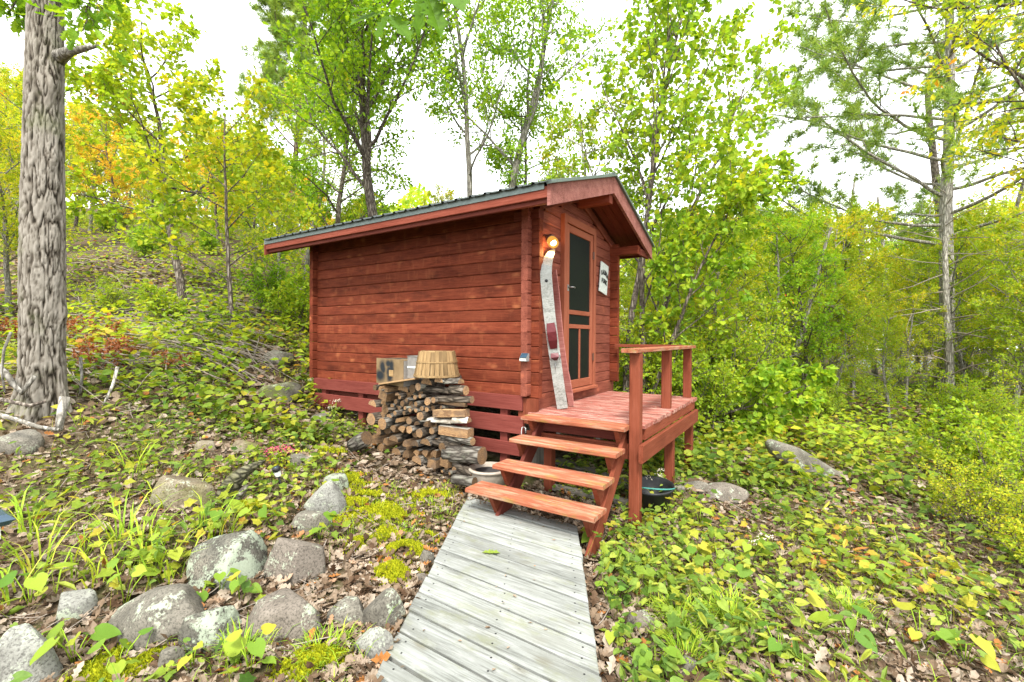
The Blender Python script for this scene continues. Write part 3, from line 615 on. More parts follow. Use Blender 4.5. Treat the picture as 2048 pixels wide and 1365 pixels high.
def log(kind, u, v, rpx, yf=-.42, L=.36, axis='y', roll=None, mat=None, lab=None, tilt=0.):
    global wcount; wcount += 1
    P = pl(u, v, 'y', yf); d = (P-C)@fw; r = rpx*d/FPX; g = np.random.default_rng(900+wcount)
    sec = section('sq' if kind == 'sq' else kind, r, wcount); ro = roll if roll is not None else g.uniform(-.4, .4)
    c_, s_ = math.cos(ro), math.sin(ro); sec = [(a*c_-b*s_, a*s_+b*c_, k) for a, b, k in sec]; n = len(sec)
    V = [(x, a*j, b*j) for x, j in ((-L/2, .96), (-L/6, 1+g.normal(0, .03)), (L/6, 1+g.normal(0, .03)), (L/2, .97)) for a, b, _ in sec]
    F = [tuple(range(n-1, -1, -1)), tuple(3*n+i for i in range(n))]; MI = [1, 1]
    for k in range(3):
        for i in range(n): F.append((k*n+i, k*n+(i+1) % n, k*n+n+(i+1) % n, k*n+n+i)); MI.append(1 if sec[i][2] else 0)
    bm = mat or [m_bark, m_bark2][int(g.integers(0, 2))]
    me = pmesh('firewood', V, F, [bm, m_rings], MI)
    for p in me.polygons: p.use_smooth = p.material_index == 0 and len(p.vertices) == 4
    if axis == 'y':
        q = Vector((g.normal(0, .10), 1, g.normal(0, .05))).normalized(); ctr = Vector(P)+q*(L/2)
    else:
        q = Vector((1, g.normal(0, .08), g.normal(0, .05)+tilt)).normalized(); ctr = Vector(P)
    x = q; z = Vector((0, 0, 1)); y_ = z.cross(x).normalized(); z = x.cross(y_)
    if axis == 'y': pass
    M = Matrix(((x.x, -y_.x, z.x, ctr.x), (x.y, -y_.y, z.y, ctr.y), (x.z, -y_.z, z.z, ctr.z), (0, 0, 0, 1)))
    M = Matrix(((x.x, y_.x, z.x, ctr.x), (x.y, y_.y, z.y, ctr.y), (x.z, y_.z, z.z, ctr.z), (0, 0, 0, 1)))
    lab = lab or (kind if rpx > 6 or kind != 'round' else 'stick')
    where = ''
    if axis == 'y' and lab in ('round', 'half', 'wedge', 'stick', 'sq'):
        zz = (v-690)*5.056; where = ' directly under the basket' if zz < 420 and u > 825 else ' just under the cardboard box' if zz < 540 else ' in the layer of thin sticks' if zz < 680 else ' in the row beside the birch logs' if zz < 800 else ' in the row beside the grey offcut' if zz < 920 else ' in the second row above the ground' if zz < 1040 else ' in the bottom row on the dead leaves'
    elif lab in ('side', 'board'): where = ' near its top' if v < 800 else ' at middle height' if v < 875 else ' close to the ground'
    return tag(put('firewood_log', me, None, M), LAB[lab]+where, 'firewood', 'firewood: '+lab+where)
Zx = lambda a: 620+a/5.056; Zy = lambda a: 690+a/5.056
for k, x, y, r in [('wedge', 725, 1040, 68), ('half', 868, 1085, 78), ('wedge', 978, 1100, 60), ('half', 1080, 1165, 80), ('wedge', 1085, 1092, 50), ('wedge', 1172, 1095, 52), ('wedge', 1262, 1100, 58), ('sq', 1230, 1205, 55), ('sq', 1355, 1192, 60),
                   ('round', 1260, 1265, 21), ('round', 1335, 1280, 16), ('round', 1376, 1260, 21), ('round', 1412, 1300, 16), ('round', 1456, 1258, 26),
                   ('wedge', 640, 955, 65), ('half', 845, 950, 62), ('wedge', 965, 995, 55), ('half', 1060, 1000, 52), ('half', 1165, 985, 66), ('round', 1276, 965, 25), ('round', 1335, 1035, 50), ('wedge', 770, 975, 55),
                   ('round', 728, 800, 64), ('wedge', 848, 845, 55), ('wedge', 938, 850, 52), ('round', 1003, 860, 40), ('round', 1105, 895, 48), ('round', 1230, 872, 36), ('wedge', 1330, 880, 45),
                   ('round', 615, 755, 62), ('round', 1000, 770, 36), ('round', 1113, 722, 46), ('wedge', 880, 765, 30), ('half', 1080, 795, 40), ('half', 800, 720, 34), ('round', 690, 880, 45), ('wedge', 1180, 800, 45),
                   ('round', 830, 620, 24), ('round', 866, 575, 26), ('round', 905, 530, 22), ('round', 858, 690, 24), ('round', 884, 700, 16), ('round', 932, 595, 32), ('round', 1030, 622, 22), ('round', 1070, 600, 27), ('round', 1130, 645, 25), ('round', 1186, 572, 42),
                   ('round', 1246, 560, 32), ('round', 1302, 546, 30), ('round', 1325, 634, 19), ('round', 1112, 520, 22), ('round', 1060, 532, 24), ('round', 975, 560, 22), ('round', 1010, 662, 22), ('round', 950, 690, 22), ('round', 1180, 655, 25), ('round', 1070, 665, 20), ('round', 1240, 640, 30), ('round', 900, 640, 22), ('round', 780, 660, 25), ('round', 960, 640, 20),
                   ('half', 630, 592, 62), ('half', 742, 585, 46), ('round', 655, 435, 30), ('wedge', 710, 440, 32), ('wedge', 772, 455, 34), ('half', 940, 440, 75), ('round', 1035, 445, 45), ('round', 1092, 425, 40), ('sq', 735, 515, 60), ('half', 880, 500, 30), ('half', 1030, 495, 30),
                   ('half', 1175, 372, 72), ('half', 1300, 358, 55)]:
    log(k, Zx(x), Zy(y), r/5.056, -.42+random.uniform(-.05, .05), roll={'half': random.uniform(-.25, .25)}.get(k))
for k in range(26):                                                  # deeper rows seen through the gaps
    a = random.uniform(660, 1430); b = random.uniform(470, 1200); 
    if a > 1150+.6*(b-400) or (b > 950 and a < 700): a = 1000
    log('round', Zx(a), Zy(b), random.uniform(8, 12), -.33, .3)
for x, y, r, L, kd, mt, lab in [(1420, 372, 50, .3, 'half', m_bark2, 'side'), (1275, 455, 55, .42, 'half', m_bark, 'side'), (1500, 455, 52, .2, 'round', m_bark, 'side'), (1440, 550, 38, .5, 'round', m_bark, 'side'), (1435, 592, 22, .38, 'sq', m_tan, 'board'),
                                (1425, 690, 48, .4, 'sq', m_tan, 'board'), (1290, 765, 45, .42, 'half', m_birch, 'birch'), (1530, 765, 52, .18, 'half', m_birch, 'birch'), (1475, 872, 58, .36, 'sq', m_grey, 'board'), (1490, 955, 40, .42, 'round', m_bark2, 'side'),
                                (1555, 1110, 90, .45, 'round', m_bark2, 'side'), (1520, 1240, 42, .4, 'round', m_bark, 'side'), (1540, 1300, 30, .38, 'round', m_bark, 'side'), (1600, 1340, 34, .3, 'round', m_bark2, 'side'), (1400, 1010, 40, .36, 'round', m_bark, 'side')]:
    log(kd, Zx(x), Zy(y), r/5.056, -.36, L, 'x', roll=0. if kd != 'round' else None, mat=mt, lab=lab)
LAB['apart'] = 'short grey log standing apart on the ground left of the woodpile'
log('round', 720, 884, 15, -.62, .24, 'x', mat=m_bark2, lab='apart', tilt=.5)
LAB['low'] = 'small loose log on the ground beside the beige planter'
log('round', 928, 962, 11, -.5, .24, 'x', mat=m_bark2, lab='low')
a = pl(765, 768, 'y', -.47); b = pl(838, 757, 'y', -.44); tag(plank('thin_board', a, b, (0, 1, 0), .12, .018, m_tan, None), 'thin tan board lying across the top of the woodpile', 'board')
# cardboard box
e0 = np.array([-1.86, -.34, 0]); e1 = np.array([-1.30, -.46, 0]); zb = .20
cbx = thing('cardboard_box', ((e0+e1)/2+np.array([0, .12, zb])), 'worn tan cardboard box with black spray paint on top of the woodpile', 'box')
d = (e1-e0); Lb = np.linalg.norm(d); d /= Lb; nB = np.array([-d[1], d[0], 0])
def face(name, p0, p1, z0, z1, mat, th=.006): return plank(name, (p0[0], p0[1], (z0+z1)/2), (p1[0], p1[1], (z0+z1)/2), (0, 0, 1), z1-z0, th, mat, cbx, .001)
zt_ = zb+.275
for nm, p0, p1, mt in (('front_panel', e0, e1, m_card), ('back_panel', e0+nB*.3, e1+nB*.3, m_card), ('side_panel', e1+nB*.004, e1+nB*.297, m_cardg), ('side_panel', e0+nB*.004, e0+nB*.297, m_card)): face(nm, p0, p1, zb, zt_+(.012 if nm == 'front_panel' else 0), mt)
m0 = (e0+e1)/2; plank('top_flap', (*(e0+nB*.15)[:2], zt_+.004), (*(e1+nB*.15)[:2], zt_+.004), nB, .29, .006, m_card, cbx, .001)
plank('paper_tag', (*(m0-d*.0-nB*.006)[:2], zb+.13), (*(m0+d*.09-nB*.006)[:2], zb+.13), (0, 0, 1), .07, .003, m_slat, cbx, .0005)
# grey carton next to the box
gc = thing('grey_carton', (-1.14, -.25, .3), 'grey weathered carton between the painted box and the basket', 'box')
box('carton_side', (-1.27, -.43, .29), (-1.02, -.12, .52), m_cardg, gc, .004); box('carton_flap', (-1.275, -.435, .523), (-1.02, -.12, .529), m_cardg, gc, .001); box('tape', (-1.272, -.433, .40), (-1.02, -.4302, .42), m_sign, gc, .0004)
# upturned bushel basket
bs = thing('bushel_basket', (-.97, -.33, .32), 'upturned slatted bushel basket on top of the woodpile', 'basket')
rb, rtp, bh, bz = .235, .185, .265, .315; bc = (-.97, -.30)
lathe('bottom_board', [(.001, bh+.004), (rtp-.012, bh+.004), (rtp-.012, bh-.012), (.001, bh-.012)], m_slat, bs, T3((*bc, bz)), 28)
for k in range(30):
    a = 2*math.pi*k/30; w = .042; ca, sa = math.cos(a), math.sin(a); jr = random.uniform(-.003, .003)
    plank('slat', (bc[0]+(rb+jr)*ca, bc[1]+(rb+jr)*sa, bz), (bc[0]+(rtp+jr)*ca, bc[1]+(rtp+jr)*sa, bz+bh+random.uniform(-.006, .008)), (-sa, ca, 0), w, .004, m_slat, bs, .001)
for zz, hb in ((.005, .022), (.15, .014)):
    rr = rb+(rtp-rb)*zz/bh+.009; lathe('band', [(rr, 0), (rr, hb), (rr-.005, hb), (rr-.005, 0), (rr, 0)], m_slat, bs, T3((*bc, bz+zz)), 36, False)

# ------------------------------------------------------------------ stones
def vnoise(p, seed, f):
    g = np.random.default_rng(seed); k = g.normal(0, 1, (7, 3)); k /= np.linalg.norm(k, axis=1)[:, None]; ph = g.uniform(0, 6.28, 7); fr = f*g.uniform(.6, 1.8, 7)
    return sum(np.sin((p@k[i])*fr[i]+ph[i]) for i in range(7))/7
import bmesh
def ico(n):
    bm = bmesh.new(); bmesh.ops.create_icosphere(bm, subdivisions=n, radius=1.); v = np.array([x.co[:] for x in bm.verts]); f = np.array([[q.index for q in t.verts] for t in bm.faces]); bm.free(); return v, f
_ic = ico(4); STONES = []
def rock(u, v, w, h, mat, label, dep=.8, seed=0, rz=0., flat=0., tiltx=0., layered=False, cuts=5):
    P, d = gpx(u, v); sx = w*d/FPX/2*.97; sz = h*d/FPX*.7; g = np.random.default_rng(seed)
    p = _ic[0].copy(); p *= (1+.16*vnoise(p, seed, 1.6)+.07*vnoise(p, seed+1, 4.)+.02*vnoise(p, seed+2, 11.))[:, None]
    for k in range(cuts+4):
        n = g.normal(0, 1, 3); n[2] = abs(n[2])*.55
        if k == 0: n = np.array([g.normal(0, .25), g.normal(0, .2)-.15, 1.])
        n /= np.linalg.norm(n); t = g.uniform(.55, .68) if k == 0 else g.uniform(.6, .9); e = p@n-t; p -= np.where(e > 0, e*.92, 0)[:, None]*n[None]
    if layered: p[:, 2] += .05*np.sign(np.sin(p[:, 2]*14+p[:, 0]*3))
    p += .012*vnoise(p, seed+5, 26.)[:, None]*_ic[0]
    p = p*np.array([sx, sx*dep, sz]); ct, st2 = math.cos(tiltx), math.sin(tiltx); p = np.stack([p[:, 0]*ct-p[:, 2]*st2, p[:, 1], p[:, 0]*st2+p[:, 2]*ct], 1)
    o = P+np.array([fw[0], fw[1], 0])*sx*dep*.6; o[2] = h1(o[0], o[1])+sz*.16
    ang = math.atan2(rt[1], rt[0])+rz
    ob = put('stone', mesh('stone', p, tris=_ic[1], mats=mat, smooth=True), None, T3(o) @ Matrix.Rotation(ang, 4, 'Z'))
    STONES.append((o[0], o[1], sx)); return tag(ob, label, 'stone', 'stones around the cabin')
RK = [(432, 1178, 165, 128, r_lich, 'big rounded boulder crusted with pale lichen at the path edge', .85, 11), (580, 1165, 130, 125, r_pink, 'upright brownish boulder with pointed top right of the lichen boulder', .7, 12),
      (612, 1072, 92, 62, r_grey, 'grey stone half hidden by leaves behind the pointed boulder', .8, 13), (640, 1035, 90, 82, r_pale, 'pale rounded stone with one leaf near the path light', .8, 14), (668, 985, 55, 52, r_lich, 'small dark lichened stone at the far end of the stone row', .8, 15),
      (350, 1015, 135, 85, r_tan, 'tan angular boulder standing among the grass clumps', .7, 16), (405, 1300, 140, 95, r_lich, 'layered oval stone with green lichen streaks', .7, 18), (552, 1290, 175, 118, r_pink, 'broad pinkish granite slab beside the layered stone', .8, 19),
      (128, 1245, 90, 80, r_pale, 'pale pointed stone behind the heart shaped leaves', .8, 20), (25, 1390, 130, 150, r_pale, 'large pale stone at the end of the stone row', .8, 21), (332, 1348, 62, 60, r_grey, 'small grey stone below the layered oval stone', .8, 22),
      (762, 1258, 105, 80, r_grey, 'flat topped grey stone touching the boardwalk edge', .8, 23), (690, 1250, 95, 55, r_grey, 'low grey stone sunk in dead leaves left of the flat topped one', .7, 24), (742, 1320, 85, 70, r_pale, 'rounded pale stone below the flat topped one by the boardwalk', .8, 25),
      (545, 728, 72, 34, r_grey, 'grey boulder on the slope above the cabin corner', .8, 26), (548, 800, 100, 40, r_dark, 'dark mossy boulder beside the cabin back corner', .7, 27), (640, 845, 50, 22, r_grey, 'small flat stone under the cabin corner', .7, 28),
      (1450, 1003, 120, 40, r_pink, 'low pinkish rock outcrop beyond the deck posts', .6, 30), (1400, 985, 60, 28, r_grey, 'little grey rock next to the pinkish outcrop', .6, 31), (1285, 1262, 70, 42, r_pink, 'pinkish stone in the leaves right of the boardwalk', .7, 32),
      (480, 905, 62, 30, r_tan, 'small tan stone among leaves near the pink flowers', .7, 33), (405, 905, 50, 28, r_tan, 'brownish stone on the leafy slope left of the pink flowers', .7, 34), (850, 1130, 34, 46, r_grey, 'narrow upright stone against the boardwalk side', .8, 35), (842, 1170, 30, 30, r_pink, 'fist sized pinkish stone against the boardwalk side', .8, 36),
      (1372, 1350, 60, 40, r_grey, 'grey stone beneath big leaves at the boardwalk right side', .8, 37), (590, 930, 60, 24, r_grey, 'flat grey stone beside the pink flowers', .7, 38), (20, 905, 90, 50, r_grey, 'grey stone in leaves below the oak tree', .7, 39)]
for i, (u, v, w, h, m, lab, dep, sd_) in enumerate(RK): rock(u, v, w, h, m, lab, dep, sd_, layered=(sd_ == 18))
rock(265, 1290, 250, 95, r_grey, 'long grey slab leaning in the middle of the stone row', .6, 17, tiltx=.35, cuts=9)
rock(1645, 955, 250, 52, r_grey, 'long slanting granite ledge on the slope beyond the deck', .3, 29, tiltx=-.55, cuts=9)

# driftwood root, path light, cropped solar light
P, d = gpx(470, 1005); dl = d/FPX
path = [P+rt*a*dl+np.array([0, 0, b*dl]) for a, b in ((-25, -25), (-16, 5), (-10, 30), (4, 50), (24, 64), (44, 76), (60, 84))]
rw = thing('driftwood_root', P, 'mossy curved root rising from the leaves beside the tan boulder', 'root'); tube('root_horn', path, [24*dl, 22*dl, 19*dl, 15*dl, 11*dl, 6*dl, 1.5*dl], bark('mossy root bark', (.03, .028, .018), (.1, .095, .06), (.19, .18, .11), lichen=(.16, .17, .03)), rw, 12)
tube('root_foot', [P+rt*a*dl+np.array([0, 0, b*dl]) for a, b in ((-20, 0), (0, 8), (14, 20), (24, 34))], [18*dl, 13*dl, 8*dl, 3*dl], m_bark2, rw, 10)
def stake(u, v, ubase, vbase, r, label):
    P, d = gpx(ubase, vbase); T = at(u, v, d*.985); s = thing('path_light', P, label, 'path light'); ax = Vector(T-P).normalized()
    M = T3(T) @ ax.to_track_quat('Z', 'Y').to_matrix().to_4x4()
    tube('stake', [P-np.array(ax)*.06, T-np.array(ax)*r*2.2], r*.3, m_black, s, 8)
    lathe('lens', [(r*.72, -r*2.3), (r*.85, -r*.9), (r*.001, -r*.9)], m_glassy, s, M, 16); lathe('cap', [(r*.001, .2*r), (r*.9, .15*r), (r, 0), (r, -.8*r), (r*.8, -.95*r), (.001, -.95*r)], m_black, s, M, 20)
    lathe('solar_cell', [(.0005, .24*r), (r*.6, .24*r), (r*.6, .15*r)], m_blue, s, M, 4); return s
stake(552, 936, 566, 985, .033, 'thin black solar path light with pale lens beside the driftwood root')
P, d = gpx(-22, 1190); T = at(-30, 1046, d); s = thing('garden_light', P, 'dark square topped solar garden light at the end of the stone row', 'garden light')
tube('post', [P-np.array([0, 0, .1]), T-np.array([0, 0, .08])], .03, m_black, s, 10)
v = [(-.075, -.075, -.02), (.075, -.075, -.02), (.075, .075, -.02), (-.075, .075, -.02), (-.1, -.1, .01), (.1, -.1, .01), (.1, .1, .01), (-.1, .1, .01), (-.07, -.07, .04), (.07, -.07, .04), (.07, .07, .04), (-.07, .07, .04)]
put('lamp_top', pmesh('lamp_top', v, [(3, 2, 1, 0), (8, 9, 10, 11)]+[(r*4+i, r*4+(i+1) % 4, r*4+4+(i+1) % 4, r*4+4+i) for r in range(2) for i in range(4)], m_blue), s, T3(T)); box('lantern', tuple(T+np.array([-.05, -.05, -.1])), tuple(T+np.array([.05, .05, -.021])), m_glassy, s)

# ------------------------------------------------------------------ foliage helpers
def tmpl(v, f): return np.array(v, float), np.array(f, int)
LQ = tmpl([(0, 0, 0), (.45, .3, .07), (1, 0, -.06), (.45, -.3, .07)], [(0, 3, 2), (0, 2, 1)])
LR = tmpl([(0, 0, 0), (.2, .36, .05), (.62, .36, .03), (1, 0, -.08), (.62, -.36, .03), (.2, -.36, .05)], [(0, 5, 4), (0, 4, 3), (0, 3, 2), (0, 2, 1)])
LH_ = tmpl([(.08, 0, -.02), (.45, 0, -.02), (1, 0, -.1), (-.1, .2, .05), (.06, .36, .08), (.36, .4, .08), (.7, .24, .02), (-.1, -.2, .05), (.06, -.36, .08), (.36, -.4, .08), (.7, -.24, .02)],
           [(0, 4, 3), (0, 1, 4), (1, 5, 4), (1, 6, 5), (1, 2, 6), (0, 7, 8), (0, 8, 1), (1, 8, 9), (1, 9, 10), (1, 10, 2)])
LO = tmpl([(0, 0, 0), (.2, .1, .03), (.3, .24, .1), (.38, .12, .04), (.55, .3, .12), (.62, .14, .05), (.8, .22, .1), (1, 0, .06), (.8, -.22, .1), (.62, -.14, .04), (.55, -.3, .12), (.38, -.12, .03), (.3, -.24, .1), (.2, -.1, .03), (.5, 0, -.03)],
          [(14, i+1, i) for i in range(13)]+[(14, 0, 13)])
LO4 = tmpl([(0, 0, 0), (.35, .17, .06), (.72, .27, .07), (1, 0, .0), (.72, -.27, .07), (.35, -.17, .06)], [(0, 5, 3), (5, 4, 3), (0, 3, 1), (1, 3, 2)])
LM = tmpl([(.4, 0, -.02), (0, 0, 0), (-.02, .3, .06), (.2, .29, .03), (.42, .46, .08), (.58, .27, .03), (1, 0, -.04), (.58, -.27, .03), (.42, -.46, .08), (.2, -.29, .03), (-.02, -.3, .06)], [(0, i+1, i) for i in range(1, 10)]+[(0, 1, 10)])
def needle_tuft():
    g = np.random.default_rng(3); v, f = [], []
    for k in range(8):
        a = g.uniform(0, 6.28); e = g.uniform(.1, 1.35); d = np.array([math.cos(e), math.sin(e)*math.cos(a), math.sin(e)*math.sin(a)]); s = np.cross(d, g.normal(0, 1, 3)); s /= np.linalg.norm(s)
        i = len(v); v += [-s*.034, s*.034, d*g.uniform(.7, 1)]; f.append((i, i+1, i+2))
    return tmpl(v, f)
LN = needle_tuft()
LB = tmpl([(0, .03, 0), (0, -.03, 0), (.12, .03, .42), (.12, -.03, .42), (.38, .024, .75), (.38, -.024, .75), (.8, 0, .85)], [(0, 1, 3), (0, 3, 2), (2, 3, 5), (2, 5, 4), (4, 5, 6)])   # grass blade, z up
def place(T, pos, head, nrm, size, curl=None):
    """leaves: head = direction from stem, nrm = upper side"""
    h = head/(np.linalg.norm(head, axis=1)[:, None]+1e-9); y = np.cross(nrm, h); y /= np.linalg.norm(y, axis=1)[:, None]+1e-9; z = np.cross(h, y)
    v = T[0]; s = size[:, None, None] if np.ndim(size) == 1 else size[:, None, :]
    vv = v[None]*np.ones((len(pos), 1, 1))
    if curl is not None: vv = vv.copy(); vv[:, :, 2] += curl[:, None]*((v[None, :, 0]-.45)**2+(v[None, :, 1])**2*1.5)
    vv = vv*s
    P = pos[:, None]+vv[:, :, 0:1]*h[:, None]+vv[:, :, 1:2]*y[:, None]+vv[:, :, 2:3]*z[:, None]
    F = T[1][None]+(np.arange(len(pos))*len(v))[:, None, None]
    return P.reshape(-1, 3), F.reshape(-1, 3)
def join(parts):
    V, F, o = [], [], 0
    for v, f in parts: V.append(v); F.append(f+o); o += len(v)
    return np.concatenate(V), np.concatenate(F)
def unit(v): return v/(np.linalg.norm(v, axis=-1, keepdims=True)+1e-9)

class Tree:
    def __init__(s, seed): s.g = np.random.default_rng(seed); s.t = []; s.tw = []
    def grow(s, p, d, L, r, lev, P):
        g = s.g; n = max(3, min(12, int(L/P.get('seg', .35))+2)); pts = [np.array(p, float)]; d = unit(np.array(d, float))
        for i in range(n):
            d = unit(d+g.normal(0, P['wander'][lev], 3)+np.array([0, 0, P['trop'][lev]])); pts.append(pts[-1]+d*L/n)
        pts = np.array(pts); tp = P['taper'][lev]; rad = r*(1-(1-tp)*np.linspace(0, 1, n+1)**.9)
        if lev == 0: rad[0] *= 1.35
        s.t.append((pts, np.maximum(rad, .0025), [9, 6, 4, 3, 3][lev]))
        last = lev == P['levels']
        if last or lev >= P.get('leaflev', 9): s.tw.append(pts)
        if last: return
        nb = P['nb'][lev]; nb = int(nb*g.uniform(.8, 1.2)+.5); phi = g.uniform(0, 6.28)
        for k in range(nb):
            t = P['start'][lev]+(1-P['start'][lev])*(k+g.uniform(.1, .9))/nb; i = min(int(t*n), n-1); q = pts[i]+(pts[i+1]-pts[i])*(t*n-i); ax = unit(pts[i+1]-pts[i])
            phi += 2.4+g.normal(0, .4); a = np.cross(ax, [.3, .2, .9]); a = unit(a); b = np.cross(ax, a); an = P['angle'][lev]*g.uniform(.75, 1.25)
            dd = ax*math.cos(an)+(a*math.cos(phi)+b*math.sin(phi))*math.sin(an)
            if 'bias' in P and lev == 0: dd = unit(dd+np.array(P['bias']))
            ln = L*P['len'][lev]*(1-P['env'][lev]*t)*g.uniform(.75, 1.25)
            s.grow(q, dd, ln, min(rad[i]*.75, max(.003, r*P['rr'][lev]*(1-.5*t))), lev+1, P)
        if P.get('tip', True) and lev > 0: s.tw.append(pts[-3:])
    def leaves(s, T, per, size, droop=.25, flat=1.2, spread=.12, whorl=False):
        g = s.g; pos, hd, nm = [], [], []
        for pts in s.tw:
            n = max(1, int(per*g.uniform(.6, 1.4))); t = (1-g.uniform(0, 1, n)**1.7*.9)*(len(pts)-1); i = np.minimum(t.astype(int), len(pts)-2); f = (t-i)[:, None]
            q = pts[i]*(1-f)+pts[i+1]*f; ax = unit(pts[i+1]-pts[i]); rd = unit(g.normal(0, 1, (n, 3)))
            h = unit(ax*(.55 if not whorl else .3)+rd*.95+np.array([0, 0, -droop])); pos.append(q+rd*spread*g.uniform(0, 1, (n, 1))); hd.append(h); nm.append(unit(np.array([0, 0, flat])+g.normal(0, .6, (n, 3))))
        pos, hd, nm = map(np.concatenate, (pos, hd, nm)); return place(T, pos, hd, nm, size*g.uniform(.65, 1.25, len(pos)), g.uniform(-.3, .25, len(pos)))
def tree_mesh(seed, P, T, per, size, bm, lm, name='tree', stems=None, **kw):
    t = Tree(seed)
    for (off, d, L, r) in (stems or [((0, 0, -.15), (0, 0, 1), P['H'], P['r'])]): t.grow(off, d, L, r, 0, P)
    v, q = tubes(t.t); trunk = mesh('trunk', v, q, mats=bm, smooth=True)
    v, f = t.leaves(T, per, size, **kw); crown = mesh('crown', v, tris=f, mats=lm); return trunk, crown, t
def plant_tree(name, ms, loc, label, cat, group=None, sc=1., rz=0., parts=('trunk', 'crown'), zs=1.):
    o = put(name, None, None, T3(loc) @ Matrix.Rotation(rz, 4, 'Z') @ Matrix.Diagonal((sc, sc, sc*zs, 1))); o.empty_display_size = .2
    for nm, me in zip(parts, ms): put(nm, me, o, WM[o.name])
    return tag(o, label, cat, group)
def gat(u, d):
    """ground point at depth d along the picture column u"""
    P = C+d*(fw+rt*(u-1024)/FPX); return np.array([P[0], P[1], h1(P[0], P[1])])
def zpix(v, d): return C[2]+d*(ray(1024, v)[2])

# ------------------------------------------------------------------ the named trees
DEC = dict(levels=3, H=8., r=.12, wander=[.05, .11, .16, .2], trop=[.03, .05, .04, .0], taper=[.25, .3, .35, .5], nb=[15, 7, 5], start=[.28, .25, .2], angle=[.85, .8, .8], len=[.36, .48, .5], env=[.45, .4, .4], rr=[.4, .45, .5], leaflev=2)
def dec(**k): d = dict(DEC); d.update(k); return d
# T4: dark trunked oak behind the roof
b = gat(768, 9.5); Ht = zpix(-120, 9.5)-b[2]
plant_tree('oak_tree', tree_mesh(41, dec(H=Ht, r=.14, start=[.38, .2, .15], nb=[24, 8, 5], len=[.36, .45, .5], trop=[.03, .09, .04, 0]), LO4, 13, .1, m_trunk, l_oak, flat=.9, whorl=True)[:2], b, 'oak tree with dark rough trunk rising behind the middle of the cabin roof', 'tree')
# T5: twin stem oak
b = gat(965, 10.5); Ht = zpix(-200, 10.5)-b[2]
plant_tree('oak_tree', tree_mesh(52, dec(H=Ht, start=[.4, .2, .15], nb=[16, 8, 5], len=[.34, .48, .5], trop=[.03, .09, .04, 0]), LO4, 12, .1, m_trunkl, l_oak, stems=[((-.22, 0, -.2), (-.04, 0, 1), Ht, .1), ((.2, .1, -.2), (.05, 0, 1), Ht*.96, .13)], flat=.9, whorl=True)[:2], b, 'tall oak with two pale grey trunks behind the front end of the roof', 'tree')
# T6: basswood clump behind the deck
b = gat(1262, 7.2); Ht = zpix(-140, 7.2)-b[2]
BP = dec(H=Ht, r=.07, start=[.26, .2, .15], nb=[12, 6, 4], angle=[.6, .7, .8], len=[.36, .5, .5], trop=[.05, .1, .02, -.03], wander=[.04, .07, .12, .15], seg=.3)
plant_tree('basswood_tree', tree_mesh(63, BP, LR, 7, .09, m_trunk, l_bass, stems=[((-.1, 0, -.2), (-.03, .02, 1), Ht, .065), ((.12, .05, -.2), (.14, .05, 1), Ht*.85, .055), ((.2, -.1, -.2), (.24, .16, 1), Ht*.52, .04), ((.0, .2, -.2), (.1, .3, 1), Ht*.9, .055), ((.2, .1, -.1), (1., .55, .1), Ht*.3, .03)],
           droop=.5, flat=.7, spread=.06)[:2], b, 'basswood clump of slender grey stems with big round leaves behind the deck', 'tree')
# T1, T2: leaning hillside trees on the left
b = gat(372, 9.); Ht = zpix(90, 9.)-b[2]
plant_tree('maple_tree', tree_mesh(71, dec(H=Ht, r=.085, start=[.35, .2, .15], nb=[16, 7, 5], len=[.42, .5, .5], wander=[.09, .12, .16, .2], angle=[1.1, .8, .8]), LM, 8, .1, m_trunk, l_bg, stems=[((0, 0, -.2), (-.22, -.1, 1), Ht*1.06, .085)])[:2], b, 'leaning dark stemmed tree with yellow green crown on the hillside', 'tree')
b = gat(468, 7.8); Ht = zpix(210, 7.8)-b[2]
plant_tree('maple_tree', tree_mesh(72, dec(H=Ht, r=.045, start=[.25, .2, .15], nb=[13, 6, 4], len=[.42, .5, .5], angle=[1.1, .8, .8]), LM, 7, .09, m_trunk, l_yel, )[:2], b, 'thin dark sapling with open layered branches left of the eave', 'tree')
# T3: fine leaved pine far behind the eave, T7: big pine on the right
def pine(seed, Hh, r, start, bl, nb, per, size, bm, z0=.25, up_=.0, lvl=3):
    P = dict(levels=lvl, H=Hh, r=r, wander=[.02, .08, .1, .1], trop=[.02, up_, .03, .02], taper=[.2, .3, .4, .5], nb=[nb, 9, 4], start=[start, .3, .2], angle=[1.35, .7, .6], len=[bl, .36, .4], env=[.55, .5, .4], rr=[.3, .4, .5], seg=.4, leaflev=2)
    return tree_mesh(seed, P, LN, per, size, bm, l_pine, flat=1., droop=-.2, spread=.05)[:2]
m_pinebark = bark('reddish pine bark', (.09, .06, .045), (.22, .16, .125), (.36, .28, .23), sx=4, sy=16, vert=True)
b = gat(578, 17); plant_tree('pine_tree', pine(81, zpix(-60, 17)-b[2], .14, .35, .3, 46, 7, .22, m_pinebark, up_=.12), b, 'airy grey green pine with pinkish stem behind the cabin eave', 'tree')
b = gat(1888, 12.5); plant_tree('pine_tree', pine(82, zpix(-420, 12.5)-b[2], .2, .26, .38, 70, 9, .26, m_trunkl, up_=.03), b, 'tall pine with long level branches rising right of the cabin', 'tree')
